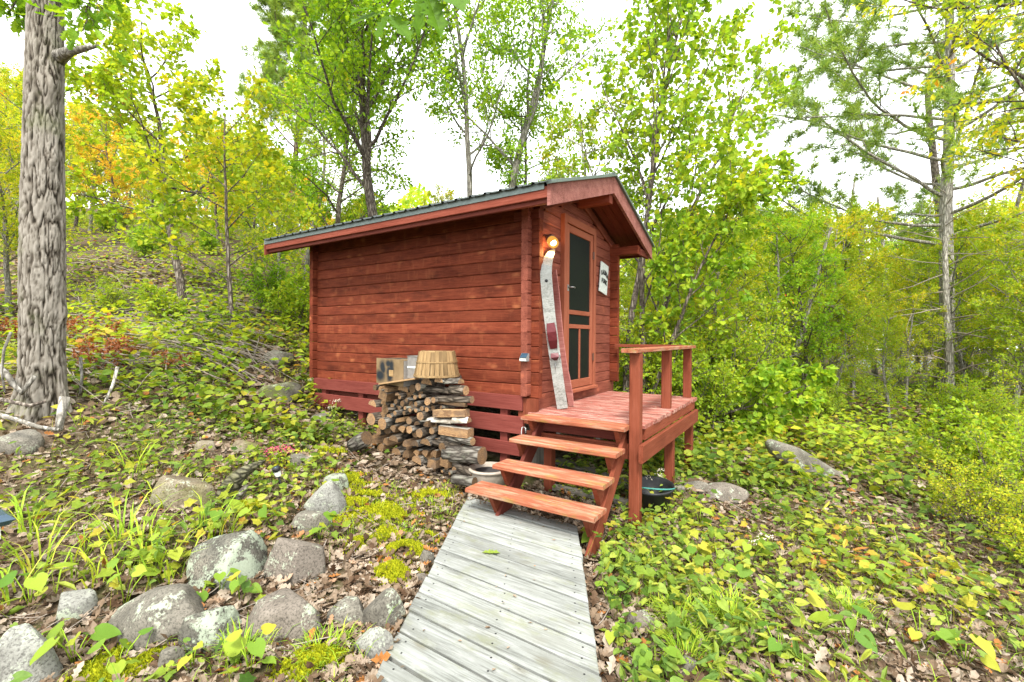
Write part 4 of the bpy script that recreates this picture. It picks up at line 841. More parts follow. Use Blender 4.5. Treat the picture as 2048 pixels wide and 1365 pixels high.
# bare lower limbs of a dead spruce and pale trunks on the right
def snag(seed, u, d, vt, r, nb, label, lean=(0, 0), bl=.22, mat=m_trunkl):
    b = gat(u, d); Hh = zpix(vt, d)-b[2]; t = Tree(seed); P = dict(levels=2, H=Hh, r=r, wander=[.03, .1, .14], trop=[0, -.03, 0], taper=[.35, .2, .3], nb=[nb, 3], start=[.12, .3], angle=[1.45, .7], len=[bl, .4], env=[.4, .3], rr=[.22, .5], seg=.3, tip=False)
    t.grow((0, 0, -.2), (*lean, 1), Hh, r, 0, P); v, q = tubes(t.t[:1]); v2, q2 = tubes(t.t[1:]); 
    return plant_tree('bare_tree', (mesh('trunk', v, q, mats=mat, smooth=True), mesh('bare_branches', v2, q2, mats=m_twig, smooth=True)), b, label, 'tree', parts=('trunk', 'bare_branches'))
snag(91, 1902, 11., 330, .105, 30, 'grey trunk with many bare curving side branches in front of the tall pine', bl=.4)
snag(92, 1935, 17., 150, .24, 14, 'thick dark trunk standing behind the bare branched one', mat=m_trunk)
snag(93, 1806, 14., 640, .17, 4, 'short broken trunk in the hollow below the lattice deck')
snag(94, 1545, 10., 430, .075, 10, 'pale leaning trunk in the thicket beyond the deck rail', lean=(.28, .1))
snag(95, 1522, 9.2, 560, .06, 6, 'pale stub trunk crossing the leaning one beyond the deck rail', lean=(-.35, -.1))
snag(96, 1752, 19., 420, .12, 10, 'slim grey trunk left of the lattice deck'); snag(97, 1790, 22., 380, .14, 8, 'slim grey trunk in front of the lattice deck')
snag(98, 1690, 24., 350, .14, 8, 'slender far trunk where the lattice deck begins'); snag(99, 1985, 15., 300, .1, 16, 'thin bare branched trunk right of the thick dark one')
# tree at the right side whose leafy boughs hang into view
b = gat(2230, 6.0); plant_tree('birch_tree', tree_mesh(101, dec(H=8.5, r=.13, start=[.3, .2, .15], nb=[20, 7, 5], len=[.36, .48, .5], bias=tuple(-rt*.25)), LQ, 9, .085, m_trunk, l_yel)[:2], b, 'bright yellow green tree leaning in beside the tall pine', 'tree')

# ------------------------------------------------------------------ forest behind: five kinds, copied
KINDS = []
for sd_, lm, bm, T, sz, per, nm, lab in ((201, l_bg, m_trunk, LM, .11, 8, 'maple_tree', 'green and yellow maple in the woods behind the cabin'), (202, l_yel, m_trunkl, LQ, .11, 12, 'birch_tree', 'pale stemmed yellow birch in the woods behind the cabin'),
                                         (203, l_org, m_trunk, LM, .13, 8, 'maple_tree', 'orange tinged autumn maple on the far hillside'), (204, l_oak, m_trunk, LO4, .13, 10, 'oak_tree', 'green oak standing back in the woods'), (205, l_bg, m_trunkl, LQ, .11, 12, 'beech_tree', 'slim grey stemmed tree in the woods')):
    P = dec(H=8., r=.11, start=[.22, .2, .15], nb=[20, 6, 4], len=[.34, .46, .5], angle=[1., .8, .8]); KINDS.append((tree_mesh(sd_, P, T, per, sz, bm, lm)[:2], nm, lab))
sk_u = [-300, 0, 150, 300, 480, 650, 850, 1000, 1130, 1300, 1450, 1600, 1700, 1800, 2048, 2400]; sk_v = [60, 110, 165, 215, 225, 330, 350, 400, 410, 400, 380, 360, 390, 400, 330, 250]
tr = random.Random(5)
for u, d, vt, kd in ((665, 11.5, 30, 3), (1065, 11.5, 160, 3), (610, 13, 110, 4), (1130, 9., 160, 4)):
    b = gat(u, d); plant_tree(KINDS[kd][1], KINDS[kd][0], b, {665: 'green oak left of the dark rough oak trunk behind the roof', 1065: 'green oak low behind the roof peak, right of the twin pale trunks', 610: 'slim grey tree between the airy pine and the dark rough oak', 1130: 'slim grey tree behind the roof peak beside the basswood clump'}[u], 'tree', 'trees crowding behind the roof', (zpix(vt, d)-b[2])/9.3, u*.01)
def scatter_tree(u, d, kind, jit=90, used={}):
    b = gat(u, d); vt = np.interp(u, sk_u, sk_v)+tr.uniform(0, jit); hgt = zpix(vt, d)-b[2]
    if hgt < 1.6: return
    (ms, nm, lab) = KINDS[kind]; sc = min(max(hgt/9.3, .3), 2.2)
    zn = (' uphill past the oak' if u < 480 else ' behind the roof' if u < 1130 else ' beyond the porch' if u < 1560 else ' around the distant lattice deck' if u < 1900 else ' past the bare branched trunk')+(', far off' if d > 25 else ''); lab = lab.split(' in the woods')[0].split(' on the far')[0].split(' standing back')[0]+zn
    plant_tree(nm, ms, b, lab, 'tree', 'woodland: '+lab, sc, tr.uniform(0, 6.28))
for k in range(96):
    d = tr.uniform(13, 44); u = tr.uniform(-420, 2420)
    if 1560 < u < 1900 and d < 31: d = tr.uniform(33, 48)
    kind = tr.choices(range(5), [5, 3, 1.3 if u < 700 else .5, 2, 4])[0]; scatter_tree(u, d, kind)
for u, d, kind in ((235, 15, 2), (180, 18, 1), (330, 17, 1), (20, 9, 1), (-120, 8, 1), (60, 13, 1), (290, 20, 1), (110, 16, 1), (1400, 10.5, 0), (1480, 12, 4), (1430, 8.6, 1), (1530, 9.5, 4), (1640, 11, 1), (1710, 12, 0), (1990, 12.5, 1), (1850, 16, 1), (1925, 14, 4), (1330, 10, 4), (1580, 14, 1), (1600, 12.5, 0), (1670, 15, 1), (1960, 19, 1), (2030, 10, 4), (1340, 13, 4), (1560, 17, 3), (1620, 9.2, 3), (2100, 14, 0), (700, 13, 1), (640, 15, 2), (860, 14, 1), (1090, 13, 0), (1200, 12, 4), (500, 14, 0), (560, 11.5, 4)): scatter_tree(u, d, kind, 50)

for k in range(58):                                                  # slim saplings closing the view on the right
    u = tr.uniform(1290, 2350); d = tr.uniform(8.5, 21); kd = tr.choice([0, 1, 1, 4, 4]); b = gat(u, d); hgt = zpix(tr.uniform(400, 600), d)-b[2]
    if (1650 < u < 1880 and d > 12.5 and tr.random() < .6) or hgt < 1.: continue
    lab = ['slender green maple sapling', 'slender yellow birch sapling', '', '', 'slender grey stemmed sapling'][kd]+(' in the thicket beyond the deck rail' if u < 1600 else ' on the low ground around the tall pine')+(', far back' if d > 14 else '')
    plant_tree(KINDS[kd][1].replace('_tree', '_sapling'), KINDS[kd][0], b, lab, 'sapling', 'saplings: '+lab, hgt/9.3, tr.uniform(0, 6.28), zs=1.)
# ------------------------------------------------------------------ understorey: shrubs and saplings, five kinds, copied
SHR = []
for sd_, lm, T, sz, per, lab in ((301, l_shrub, LQ, .06, 10, 'loose green shrub of the understorey'), (302, l_yel, LQ, .055, 11, 'yellowing shrub of the understorey'), (303, l_shrub, LM, .07, 7, 'maple sapling of the understorey'), (304, l_oak, LO4, .085, 7, 'oak sapling of the understorey'), (305, l_bg, LR, .045, 11, 'fine leaved bush of the understorey')):
    g = np.random.default_rng(sd_); P = dict(levels=2, H=1.5, r=.014, wander=[.08, .14, .2], trop=[.03, .04, 0], taper=[.35, .4, .5], nb=[9, 5], start=[.15, .15], angle=[.8, .8], len=[.42, .5], env=[.35, .3], rr=[.5, .6], seg=.2, leaflev=1)
    st = [((g.uniform(-.2, .2), g.uniform(-.2, .2), -.05), (g.uniform(-.55, .55), g.uniform(-.55, .55), 1), g.uniform(.9, 1.6), .013) for _ in range(7)]
    SHR.append((tree_mesh(sd_, P, T, per, sz, m_trunk, lm, stems=st, spread=.05)[:2], lab))
def shrub(u, d, k, sc):
    b = gat(u, d)
    if bool(inbox(b[0], b[1], .25)) or (b[0] > -.2 and b[0] < 1.6 and b[1] > -.5 and b[1] < 2.5): return
    ms, lab = SHR[k]; lab = lab.replace(' of the understorey', (' on the slope above the brush pile' if u < 480 else ' uphill behind the cabin' if u < 1000 else ' in the thicket beyond the deck rail' if u < 1600 else ' near the tall pine' if d > 8 else ' low on the slope below the pine')+(', set far back' if d > 13 else '')); plant_tree('shrub', ms, b, lab, 'shrub', 'understorey: '+lab, sc, tr.uniform(0, 6.28), ('stems', 'foliage'))
for k in range(78):
    u = tr.uniform(1290, 2350); d = tr.uniform(7., 18)
    if 1650 < u < 1880 and d > 9: continue
    if u > 1650 and d < 8.2: continue
    shrub(u, d, tr.choices(range(5), [4, 3, 3, 1, 3])[0], tr.uniform(.55, 1.15)*(.95 if u < 1600 else .7))
for k in range(60):
    u = tr.uniform(-300, 900); d = tr.uniform(13, 27); shrub(u, d, tr.choices(range(5), [4, 4, 2, 2, 3])[0], tr.uniform(.3, .62)*(1+.02*d))
for u, d, k, sc in ((590, 8.6, 2, .8), (560, 9.4, 3, .8), (330, 8.2, 2, .5), (215, 8.8, 0, .5), (1320, 7.2, 0, 1.), (1400, 7., 4, 1.), (1450, 7.8, 0, 1.2), (1360, 8.2, 2, 1.3), (1300, 8., 1, 1.2), (1980, 5.6, 2, .7), (2060, 4.6, 0, .7), (1950, 4.4, 1, .45), (2080, 3.6, 1, .5)): shrub(u, d, k, sc)

# ------------------------------------------------------------------ far wood: reads as one mass
g = np.random.default_rng(77); N = 60000; th = g.uniform(-1.15, 1.15, N); dd = g.uniform(40, 75, N); uu = 1024+FPX*np.tan(th)
px_ = C[0]+dd*(fw[0]+rt[0]*np.tan(th)); py_ = C[1]+dd*(fw[1]+rt[1]*np.tan(th)); hz = H(px_, py_)
top = C[2]+dd*(682.5-np.interp(uu, sk_u, np.array(sk_v)+70)-25*np.sin(uu*.021)-22*np.sin(uu*.057+1))/FPX*.98
zz = hz+(np.maximum(top-hz, 2.))*g.uniform(0, 1, N)**.8
v, f = place(LQ, np.stack([px_, py_, zz], 1), g.normal(0, 1, (N, 3)), unit(np.array([0, 0, 1.])+g.normal(0, .6, (N, 3))), g.uniform(.35, .8, N))
tag(put('far_wood', mesh('far_wood', v, tris=f, mats=l_bg)), 'distant mass of green and yellow woodland behind everything', 'woodland', kind='stuff')

# ------------------------------------------------------------------ big oak at the left
def oak_trunk():
    b = gat(84, 4.6); n, k = 430, 150; z = np.linspace(-.25, 8.5, n); a = np.arange(k)*2*math.pi/k
    u0 = np.interp(z, [-.3, 0, .5, 2.2, 4.2, 8], [85, 85, 85, 88, 95, 110]); cx = (u0-85)*4.6/FPX
    r = np.interp(z, [-.3, 0, .25, .6, 1.6, 2.4, 4, 8.5], [.225, .195, .172, .164, .163, .15, .13, .1])
    A, Z = np.meshgrid(a, z); g = np.random.default_rng(8)
    # furrowed bark: long meandering cracks where a stretched random field crosses zero
    def fieldn(nc, dz):
        rows = int(9.2/dz)+3; t = g.normal(0, 1, (rows, nc)); fx = A/(2*math.pi)*nc; fz = (Z+.3)/dz; i0 = np.floor(fx).astype(int); k0 = np.floor(fz).astype(int); ax = fx-i0; az = fz-k0; ax = ax*ax*(3-2*ax); az = az*az*(3-2*az)
        gt = lambda k_, i_: t[np.clip(k_, 0, rows-1), i_ % nc]
        return (gt(k0, i0)*(1-ax)+gt(k0, i0+1)*ax)*(1-az)+(gt(k0+1, i0)*(1-ax)+gt(k0+1, i0+1)*ax)*az
    n1 = fieldn(32, .26)+.4*fieldn(60, .1); n2 = fieldn(40, .15)+.5*fieldn(75, .055); n3 = fieldn(90, .03)
    edge = np.minimum(np.clip(np.abs(n1)/.42, 0, 1), .35+.65*np.clip(np.abs(n2)/.3, 0, 1))**.75
    edge = np.clip(edge*(.88+.1*n3)+.05*fieldn(40, .05), 0, 1)
    R = r[:, None]*(1+.05*np.sin(3*A+.4*Z))+.024*edge-.014
    R += .05*np.exp(-((Z-3.27)**2/.02+((A-(-.5+2*math.pi))**2)/.15)) + .03*np.exp(-((Z-2.55)**2/.008+((A-5.9)**2)/.08))+.03*np.exp(-((Z-1.0)**2/.01+((A-.2)**2)/.08))
    flare = np.exp(-np.maximum(Z, 0)/.22)*.06*np.maximum(0, np.sin(A*5+1)); R += flare
    ang0 = math.atan2(rt[1], rt[0]); X = R*np.cos(A+ang0)+cx[:, None]*rt[0]; Y = R*np.sin(A+ang0)+cx[:, None]*rt[1]
    v = np.stack([X, Y, Z], -1).reshape(-1, 3); i = (np.arange(n-1)[:, None]*k+np.arange(k)[None]); j = np.arange(n-1)[:, None]*k+(np.arange(k)[None]+1) % k
    q = np.stack([i, j, j+k, i+k], -1).reshape(-1, 4)
    G_ = G('oak bark'); at1 = G_.n('Attribute', attribute_name='furrow').outputs['Fac']; nz = G_.noise(G_.coords((1, 1, .4), False), 16., 5., .7)
    col = G_.ramp(G_.math('ADD', G_.math('MULTIPLY', at1, .75), G_.math('MULTIPLY', nz, .35)), [(.33, (.024, .02, .014)), (.52, (.1, .085, .066)), (.76, (.2, .18, .148)), (1., (.3, .275, .235))])
    gm = G_.ramp(G_.noise(G_.coords((1, 1, 1), False), 3., 4.), [(.55, 0.), (.7, .35)]); col = G_.mix(gm, col, (.13, .15, .06))
    mt = G_.done(col, .92, nz, .5, .01, spec=.1)
    me = mesh('trunk', v, q, mats=mt, smooth=True); at_ = me.attributes.new('furrow', 'FLOAT', 'POINT'); at_.data.foreach_set('value', edge.astype(np.float32).ravel())
    return b, me, mt, cx
b, me, m_oakb, _cx = oak_trunk()
ok = thing('oak_tree', b, 'big oak trunk with deeply furrowed grey bark and a broken branch stub', 'tree'); OB = b
put('trunk', me, ok, T3(b))
def opx(u, v, d=4.55): return at(u, v, d)
tube('broken_stub', [opx(112, 118, 4.6), opx(140, 103, 4.5), opx(165, 98, 4.48), opx(198, 92, 4.46)], [.075, .042, .03, .012], m_trunkl, ok, 10)
t = Tree(402); LP_ = dict(levels=3, H=3., r=.05, wander=[.06, .1, .15, .2], trop=[0, 0, 0, 0], taper=[.3, .35, .4, .5], nb=[8, 5, 4], start=[.4, .2, .2], angle=[.7, .8, .8], len=[.35, .45, .5], env=[.3, .3, .3], rr=[.4, .5, .5], leaflev=2)
for (p, q, L) in ((OB+np.array([0, 0, 5.4]), opx(255, -35, 4.4), 0), (OB+np.array([0, 0, 5.2]), opx(25, -25, 4.6), 0)):
    dv = q-p; t.grow(p, dv, np.linalg.norm(dv)*1.15, .06, 0, LP_)
for k in range(5):                                                  # upper crown, mostly above the picture
    a = k*1.25; t.grow(OB+np.array([.15, .1, 6.4+.3*k]), (math.cos(a), math.sin(a), .75), 2.6, .06, 0, LP_)
v, q = tubes(t.t); put('limbs', mesh('limbs', v, q, mats=m_trunk, smooth=True), ok); v, f = t.leaves(LO, 2.2, .12, flat=.8, whorl=True); put('crown', mesh('crown', v, tris=f, mats=l_oak), ok)
# limb reaching over the path; its lowest leaves hang into the top of the picture
D0 = 1.32; knot_ = at(775, 10, D0); knot2 = at(850, -45, D0+.05)
tube('long_limb', [OB+np.array([.1, 0, 5.6]), OB*.6+knot2*.4+np.array([0, 0, 3.3]), OB*.3+knot2*.7+np.array([0, 0, 1.9]), knot2+np.array([-.15, .05, .7]), knot2+np.array([-.03, 0, .2]), knot2], [.07, .055, .04, .018, .008, .004], m_trunk, ok, 8)
tube('twig', [knot2, knot2*.5+knot_*.5+np.array([0, 0, .02]), knot_], [.004, .003, .0025], m_trunk, ok, 6)
BL = tmpl([(0, 0, 0), (.12, .06, .01), (.22, .2, .05), (.32, .12, .02), (.42, .3, .06), (.5, .16, .02), (.6, .32, .06), (.68, .16, .02), (.78, .24, .04), (.84, .1, .01), (1, 0, -.04), (.84, -.1, .01), (.78, -.24, .04), (.68, -.16, .02), (.6, -.32, .06), (.5, -.16, .02), (.42, -.3, .06), (.32, -.12, .02), (.22, -.2, .05), (.12, -.06, .01), (.3, 0, -.015), (.55, 0, -.02), (.8, 0, -.03)],
           [(20, 1, 0), (20, 2, 1), (20, 3, 2), (20, 21, 3), (21, 4, 3), (21, 5, 4), (21, 6, 5), (21, 22, 5), (22, 7, 5), (22, 8, 7), (22, 9, 8), (22, 10, 9), (22, 11, 10), (22, 12, 11), (22, 13, 12), (22, 15, 13), (22, 21, 15), (21, 14, 15), (21, 16, 15), (21, 17, 16), (21, 20, 17), (20, 18, 17), (20, 19, 18), (20, 0, 19)])
BL = (BL[0], np.array([f for f in BL[1]]))
l_big = leafmat('large oak leaves', [(.0, (.06, .17, .008)), (.5, (.1, .23, .01)), (1., (.16, .29, .012))], big=False, trans=.42, gain=.75)
for (u0, v0, u1, v1, wv_) in ((768, 25, 697, 48, .7), (775, 30, 752, 82, .35), (780, 28, 822, 82, .6), (782, 22, 806, -2, .8), (846, -20, 834, 75, .35), (852, -20, 884, 72, .6), (862, -40, 930, 22, .9), (765, 8, 735, -14, .6), (762, 18, 700, 22, .4)):
    p = at(u0, v0, D0); e = at(u1, v1, D0-.06); hd = e-p; nn = unit(-fw*.6+np.array([0, 0, .7])+up*.1); vv, ff = place(BL, np.zeros((1, 3)), hd[None], nn[None], np.array([[np.linalg.norm(hd), np.linalg.norm(hd)*wv_*1.25, np.linalg.norm(hd)]]))
    put('leaf', mesh('leaf', vv, tris=ff, mats=l_big), ok, T3(p))

# ------------------------------------------------------------------ distant deck with lattice skirt
hs = gat(1755, 31); hz0 = zpix(738, 31); ho = thing('distant_cottage_deck', (hs[0], hs[1], hz0), 'distant cottage deck with pale lattice skirt and white rail among the trunks', 'deck')
def hp(u, v, dz=0.): p = C+(31+dz)*(fw+rt*(u-1024)/FPX); return np.array([p[0], p[1], zpix(v, 31)])
for k in range(22):
    for sg_ in (-1, 1):
        u = 1716+k*6.6; plank('lattice_slat', hp(u-sg_*8, 733), hp(u+sg_*8, 716), rt, .05, .012, m_lat, ho, .001)
plank('deck_beam', hp(1660, 712), hp(1880, 712), (0, 0, 1), .18, .08, m_grey, ho); plank('deck_beam', hp(1712, 735.5), hp(1862, 735.5), (0, 0, 1), .09, .08, m_grey, ho)
plank('cottage_wall', hp(1640, 690, 3), hp(1900, 690, 3), (0, 0, 1), 1.1, .1, m_grey, ho)
for u in (1726, 1812, 1826): plank('rail_post', hp(u, 708), hp(u, 674), rt, .09, .09, m_white, ho)
plank('white_rail', hp(1722, 690), hp(1780, 690), (0, 0, 1), .06, .06, m_white, ho); plank('white_panel', hp(1726, 692), hp(1764, 692), (0, 0, 1), .28, .04, m_white, ho)

# ------------------------------------------------------------------ forest floor: litter, leaves, grass, moss, twigs
_poly = np.array([gpx(u, v)[0][:2] for u, v in [(640, 1010), (690, 915), (900, 950), (940, 1000), (800, 1365), (560, 1365), (640, 1200), (690, 1080)]])
def inpath(x, y):
    c = np.zeros(len(x), bool); j = len(_poly)-1
    for i in range(len(_poly)):
        xi, yi = _poly[i]; xj, yj = _poly[j]; c ^= ((yi > y) != (yj > y)) & (x < (xj-xi)*(y-yi)/(yj-yi+1e-12)+xi); j = i
    return c
def wedge(n, d0, d1, pw, seed):
    g = np.random.default_rng(seed); t = g.uniform(-1.13, 1.13, n); d = d0+(d1-d0)*g.uniform(0, 1, n)**pw; tt = np.tan(np.clip(t, -1.1, 1.1))*.92
    x = C[0]+d*(fw[0]+rt[0]*tt); y = C[1]+d*(fw[1]+rt[1]*tt); return x, y, d, 1024+FPX*tt, g
def gnorm(x, y):
    e = .06; a = (H(x+e, y)-H(x-e, y))/(2*e); b_ = (H(x, y+e)-H(x, y-e))/(2*e); return unit(np.stack([-a, -b_, np.ones_like(a)], 1))
def fld(x, y, s, f):                                                 # soft patchiness field 0..1
    g = np.random.default_rng(s); a = g.uniform(0, 6.28, 6); k = f*g.uniform(.6, 1.6, 6); p_ = g.uniform(0, 6.28, 6)
    return .5+.5*np.clip(sum(np.sin(k[i]*(x*math.cos(a[i])+y*math.sin(a[i]))+p_[i]) for i in range(6))/2.6, -1, 1)
# litter
x, y, d, u, g = wedge(82000, .7, 13, 1.25, 501); cabm = (x > -3.5) & (x < 0) & (y > .1) & (y < 2.2); s_ = (y+.611)/(-1.428); bwm = (y < -.55) & (x > -.30+.761*s_) & (x < .80+.761*s_)
kp = ~cabm & ~bwm; x, y, d = x[kp], y[kp], d[kp]; n = len(x); nn = gnorm(x, y)
pos = np.stack([x, y, H(x, y)+g.uniform(.0, .026, n)], 1); hd = g.normal(0, 1, (n, 3))*np.array([1, 1, .25]); nm = unit(nn+g.normal(0, .4, (n, 3))); sz = g.uniform(.045, .088, n)*(1+.03*d); cu = g.uniform(-.9, 1.2, n); nr = d < 4.6
v, f = join([place(LO, pos[nr], hd[nr], nm[nr], sz[nr], cu[nr]), place(LR, pos[~nr], hd[~nr], nm[~nr], sz[~nr], cu[~nr])])
tag(put('leaf_litter', mesh('leaf_litter', v, tris=f, mats=l_lit)), 'pale brown dead oak leaves covering the forest floor', 'leaf litter', kind='stuff')
# broad leaved ground plants (near: heart shaped, far: simpler)
def cover(N, d0, d1, pw, seed, T, smin, smax, hmin, hmax, thr, name, label, mat, stems=True):
    x, y, d, u, g = wedge(N, d0, d1, pw, seed); ip = inpath(x, y); den = fld(x, y, seed, 1.7); pm = np.where(ip, .86, thr+.22*np.clip((3.3-d)/1.4, 0, 1)-.22*np.clip((d-3.8)/2, 0, 1))
    kp = ~inbox(x, y, .06) & (den > pm*g.uniform(.75, 1.15, len(x))) & ~((x > -2.2) & (x < -.1) & (y > -1.) & (y < 0) & (g.uniform(0, 1, len(x)) < .93)); x, y, d, u = x[kp], y[kp], d[kp], u[kp]; n = len(x)
    SA = np.array(STONES); SA[:, 2] = np.minimum(SA[:, 2], .3); on = (np.hypot(x[:, None]-SA[:, 0], y[:, None]-SA[:, 1]) < SA[:, 2]*1.15+.02).any(1); inf = np.zeros(len(x), bool)
    for f_ in (1.2, 1.7, 2.3): inf |= (np.hypot(x[:, None]-(SA[:, 0]-fw[0]*SA[:, 2]*f_), y[:, None]-(SA[:, 1]-fw[1]*SA[:, 2]*f_)) < SA[:, 2]).any(1)
    kk = ~(on | (inf & (g.uniform(0, 1, len(x)) < .75))); x, y, d, u = x[kk], y[kk], d[kk], u[kk]; n = len(x)
    hh = g.uniform(hmin, hmax, n); z = H(x, y); a = g.uniform(0, 6.28, n); hd = np.stack([np.cos(a), np.sin(a), g.normal(-.15, .3, n)], 1)
    nm = unit(np.array([0, 0, 1.])+g.normal(0, .42, (n, 3))-fw*.15); pos = np.stack([x, y, z+hh], 1); sz = g.uniform(smin, smax, n)
    v, f = place(T, pos, hd, nm, sz, g.uniform(-.5, .3, n)); parts = [(v, f)]
    if stems:
        st = tmpl([(0, .02, 0), (0, -.02, 0), (1, 0, 0)], [(0, 1, 2)]); off = g.normal(0, .05, (n, 2)); p0 = np.stack([x+off[:, 0], y+off[:, 1], z-.01], 1); hd2 = pos-p0; L = np.linalg.norm(hd2, axis=1)
        parts.append(place(st, p0, hd2, g.normal(0, 1, (n, 3)), np.stack([L, np.full(n, .12), L], 1)))
    v, f = join(parts); return tag(put(name, mesh(name, v, tris=f, mats=mat)), label, 'ground cover', kind='stuff')
cover(12000, 1.2, 8.5, .85, 511, LH_, .03, .075, .02, .15, .52, 'broad_leaf_cover', 'low heart shaped green leaves carpeting the slopes near the cabin', l_grn)
cover(30000, 1., 10, .95, 512, LR, .02, .05, .02, .13, .38, 'small_leaf_cover', 'small rounded green and yellow leaves scattered over the forest floor', l_low)
cover(9000, 1.1, 8, .85, 515, LM, .05, .09, .04, .2, .5, 'lobed_leaf_cover', 'small lobed maple seedling leaves dotted over the forest floor', l_low)
LL = tmpl([(0, 0, 0), (.35, .12, .05), (.75, .09, .02), (1, 0, -.12), (.75, -.09, .02), (.35, -.12, .05)], [(0, 5, 4), (0, 4, 3), (0, 3, 2), (0, 2, 1)])
cover(9000, 1.1, 9, .9, 516, LL, .06, .13, .04, .2, .5, 'narrow_leaf_cover', 'narrow pointed green leaves between the broader ones', l_grn)
cover(48000, 5, 26, 1.3, 513, LR, .06, .12, .05, .35, .38, 'hillside_cover', 'dense low green and yellow growth over the hillsides', l_low, False)
cover(26000, 6, 24, 1.2, 514, LQ, .08, .16, .1, .55, .45, 'tall_undergrowth', 'knee high leafy undergrowth among the shrubs', l_bg, False)
# grass
def grass(cl, name, label):
    P_, hd, sz = [], [], []; g = np.random.default_rng(520)
    for (u, v, w, n, L) in cl:
        p, d = gpx(u, v); r = w*d/FPX/2; q = g.normal(0, 1, (n, 2))*r*.5; xy = p[:2]+q; P_.append(np.stack([xy[:, 0], xy[:, 1], H(xy[:, 0], xy[:, 1])-.01], 1)); a = np.arctan2(q[:, 1], q[:, 0])+g.normal(0, .6, n); hd.append(np.stack([np.cos(a), np.sin(a), 0*a], 1)); s = L*g.uniform(.6, 1.2, n); sz.append(np.stack([s, np.full(n, .16)*g.uniform(.6, 1.3, n)*(1 if L > .2 else .5), s], 1))
    P_, hd, sz = map(np.concatenate, (P_, hd, sz)); v, f = place(LB, P_, hd, np.tile([0, 0, 1.], (len(P_), 1)), sz); return tag(put(name, mesh(name, v, tris=f, mats=l_grass)), label, 'grass', kind='stuff')
gl = [(250, 1090, 90, 26, .3), (300, 1130, 80, 22, .3), (420, 1080, 90, 24, .28), (90, 1150, 110, 30, .3), (60, 1070, 80, 18, .3), (260, 950, 70, 22, .28), (200, 1170, 60, 14, .26), (30, 1210, 60, 16, .3), (330, 1010, 60, 16, .25), (350, 1160, 50, 12, .25)]
grass(gl, 'lily_grass', 'long arching yellow green blades along the stone row')
gs = [(1360, 1250, 90, 260, .13), (1460, 1240, 80, 240, .14), (1370, 1320, 100, 220, .12), (1700, 1230, 60, 120, .14), (760, 1045, 160, 520, .055), (860, 1010, 140, 460, .055), (720, 1000, 120, 300, .05), (800, 1075, 90, 220, .06), (890, 1040, 60, 160, .06), (700, 1090, 90, 120, .05), (780, 990, 120, 160, .05), (900, 985, 80, 140, .06), (640, 1320, 120, 140, .1), (480, 1320, 90, 110, .12), (820, 1050, 80, 120, .05), (700, 905, 160, 180, .06), (560, 770, 100, 90, .08), (1300, 1130, 60, 120, .1)]
grass(gs, 'short_grass', 'short thin grass tufts beside the boardwalk and path')
x, y, d, u, g = wedge(9000, .8, 8, 1.2, 533); kp = ~inbox(x, y, .03) & (fld(x, y, 9, 2.2) > .55); x, y = x[kp], y[kp]; n = len(x); s = g.uniform(.04, .14, n); v, f = place(LB, np.stack([x, y, H(x, y)-.01], 1), g.normal(0, 1, (n, 3))*np.array([1, 1, 0]), np.tile([0, 0, 1.], (n, 1)), np.stack([s, np.full(n, .06), s], 1))
tag(put('stray_grass', mesh('stray_grass', v, tris=f, mats=l_grass)), 'stray grass blades poking through the leaf litter', 'grass', kind='stuff')
# moss
mv = []; g = np.random.default_rng(540)
for u, v, w, n in [(735, 1012, 130, 6000), (790, 1030, 110, 2200), (860, 1000, 90, 1400), (690, 1040, 60, 1200), (775, 1075, 80, 1500), (812, 1105, 90, 3000), (790, 1150, 90, 2600), (625, 1340, 120, 4000), (240, 1345, 150, 4500), (720, 1095, 60, 900), (700, 965, 110, 1800), (500, 1020, 70, 1200), (850, 1080, 50, 900), (660, 905, 80, 700)]:
    p, d = gpx(u, v); r = w*d/FPX/2; q = g.normal(0, 1, (n, 2))*np.array([.48, .42])*r; q = q@np.array([[rt[0], rt[1]], [-rt[1], rt[0]]]); k = np.hypot(q[:, 0], q[:, 1])/r; keep = fld(q[:, 0]*20, q[:, 1]*20, int(u), 1.) > .25; q, k = q[keep], k[keep]
    mv.append(np.stack([p[0]+q[:, 0], p[1]+q[:, 1], H(p[0]+q[:, 0], p[1]+q[:, 1])+.035*np.clip(1-k*k, 0, 1)+g.uniform(-.006, .006, len(q))], 1))
mv = np.concatenate(mv); n = len(mv); ms_ = tmpl([(0, .22, 0), (0, -.22, 0), (.25, 0, 1.), (-.1, .3, .7)], [(0, 1, 2), (0, 2, 3)])
v, f = place(ms_, mv, g.normal(0, 1, (n, 3))*np.array([1, 1, 0]), unit(np.array([0, 0, 1.])+g.normal(0, .3, (n, 3))), g.uniform(.014, .03, n)); tag(put('moss', mesh('moss', v, tris=f, mats=l_moss)), 'bright yellow green moss cushions on the path', 'moss', kind='stuff')
# fallen twigs and brush
def sticks(N, reg, seed, L0, L1, r0, r1, ang, spread, name, label, lift=.03, mat=m_twig):
    g = np.random.default_rng(seed); ps = []
    for k in range(N):
        u = g.uniform(reg[0], reg[1]); v = g.uniform(reg[2], reg[3]); p, d = gpx(u, v)
        if bool(inbox(p[0], p[1], .05)): continue
        L = g.uniform(L0, L1); a = ang+g.normal(0, spread); dv = np.array([math.cos(a)*rt[0]-math.sin(a)*fw[0], math.cos(a)*rt[1]-math.sin(a)*fw[1]])
        t_ = np.linspace(-.5, .5, 5); xy = p[:2]+t_[:, None]*L*dv+np.cumsum(g.normal(0, L*.03, (5, 2)), 0); z = H(xy[:, 0], xy[:, 1])+lift*g.uniform(.1, 1.5)+t_*g.normal(0, .04); r = g.uniform(r0, r1)
        ps.append((np.column_stack([xy, z]), np.linspace(r, r*.4, 5), 4))
    v, q = tubes(ps); return tag(put(name, mesh(name, v, q, mats=mat, smooth=True)), label, 'twigs', kind='stuff')
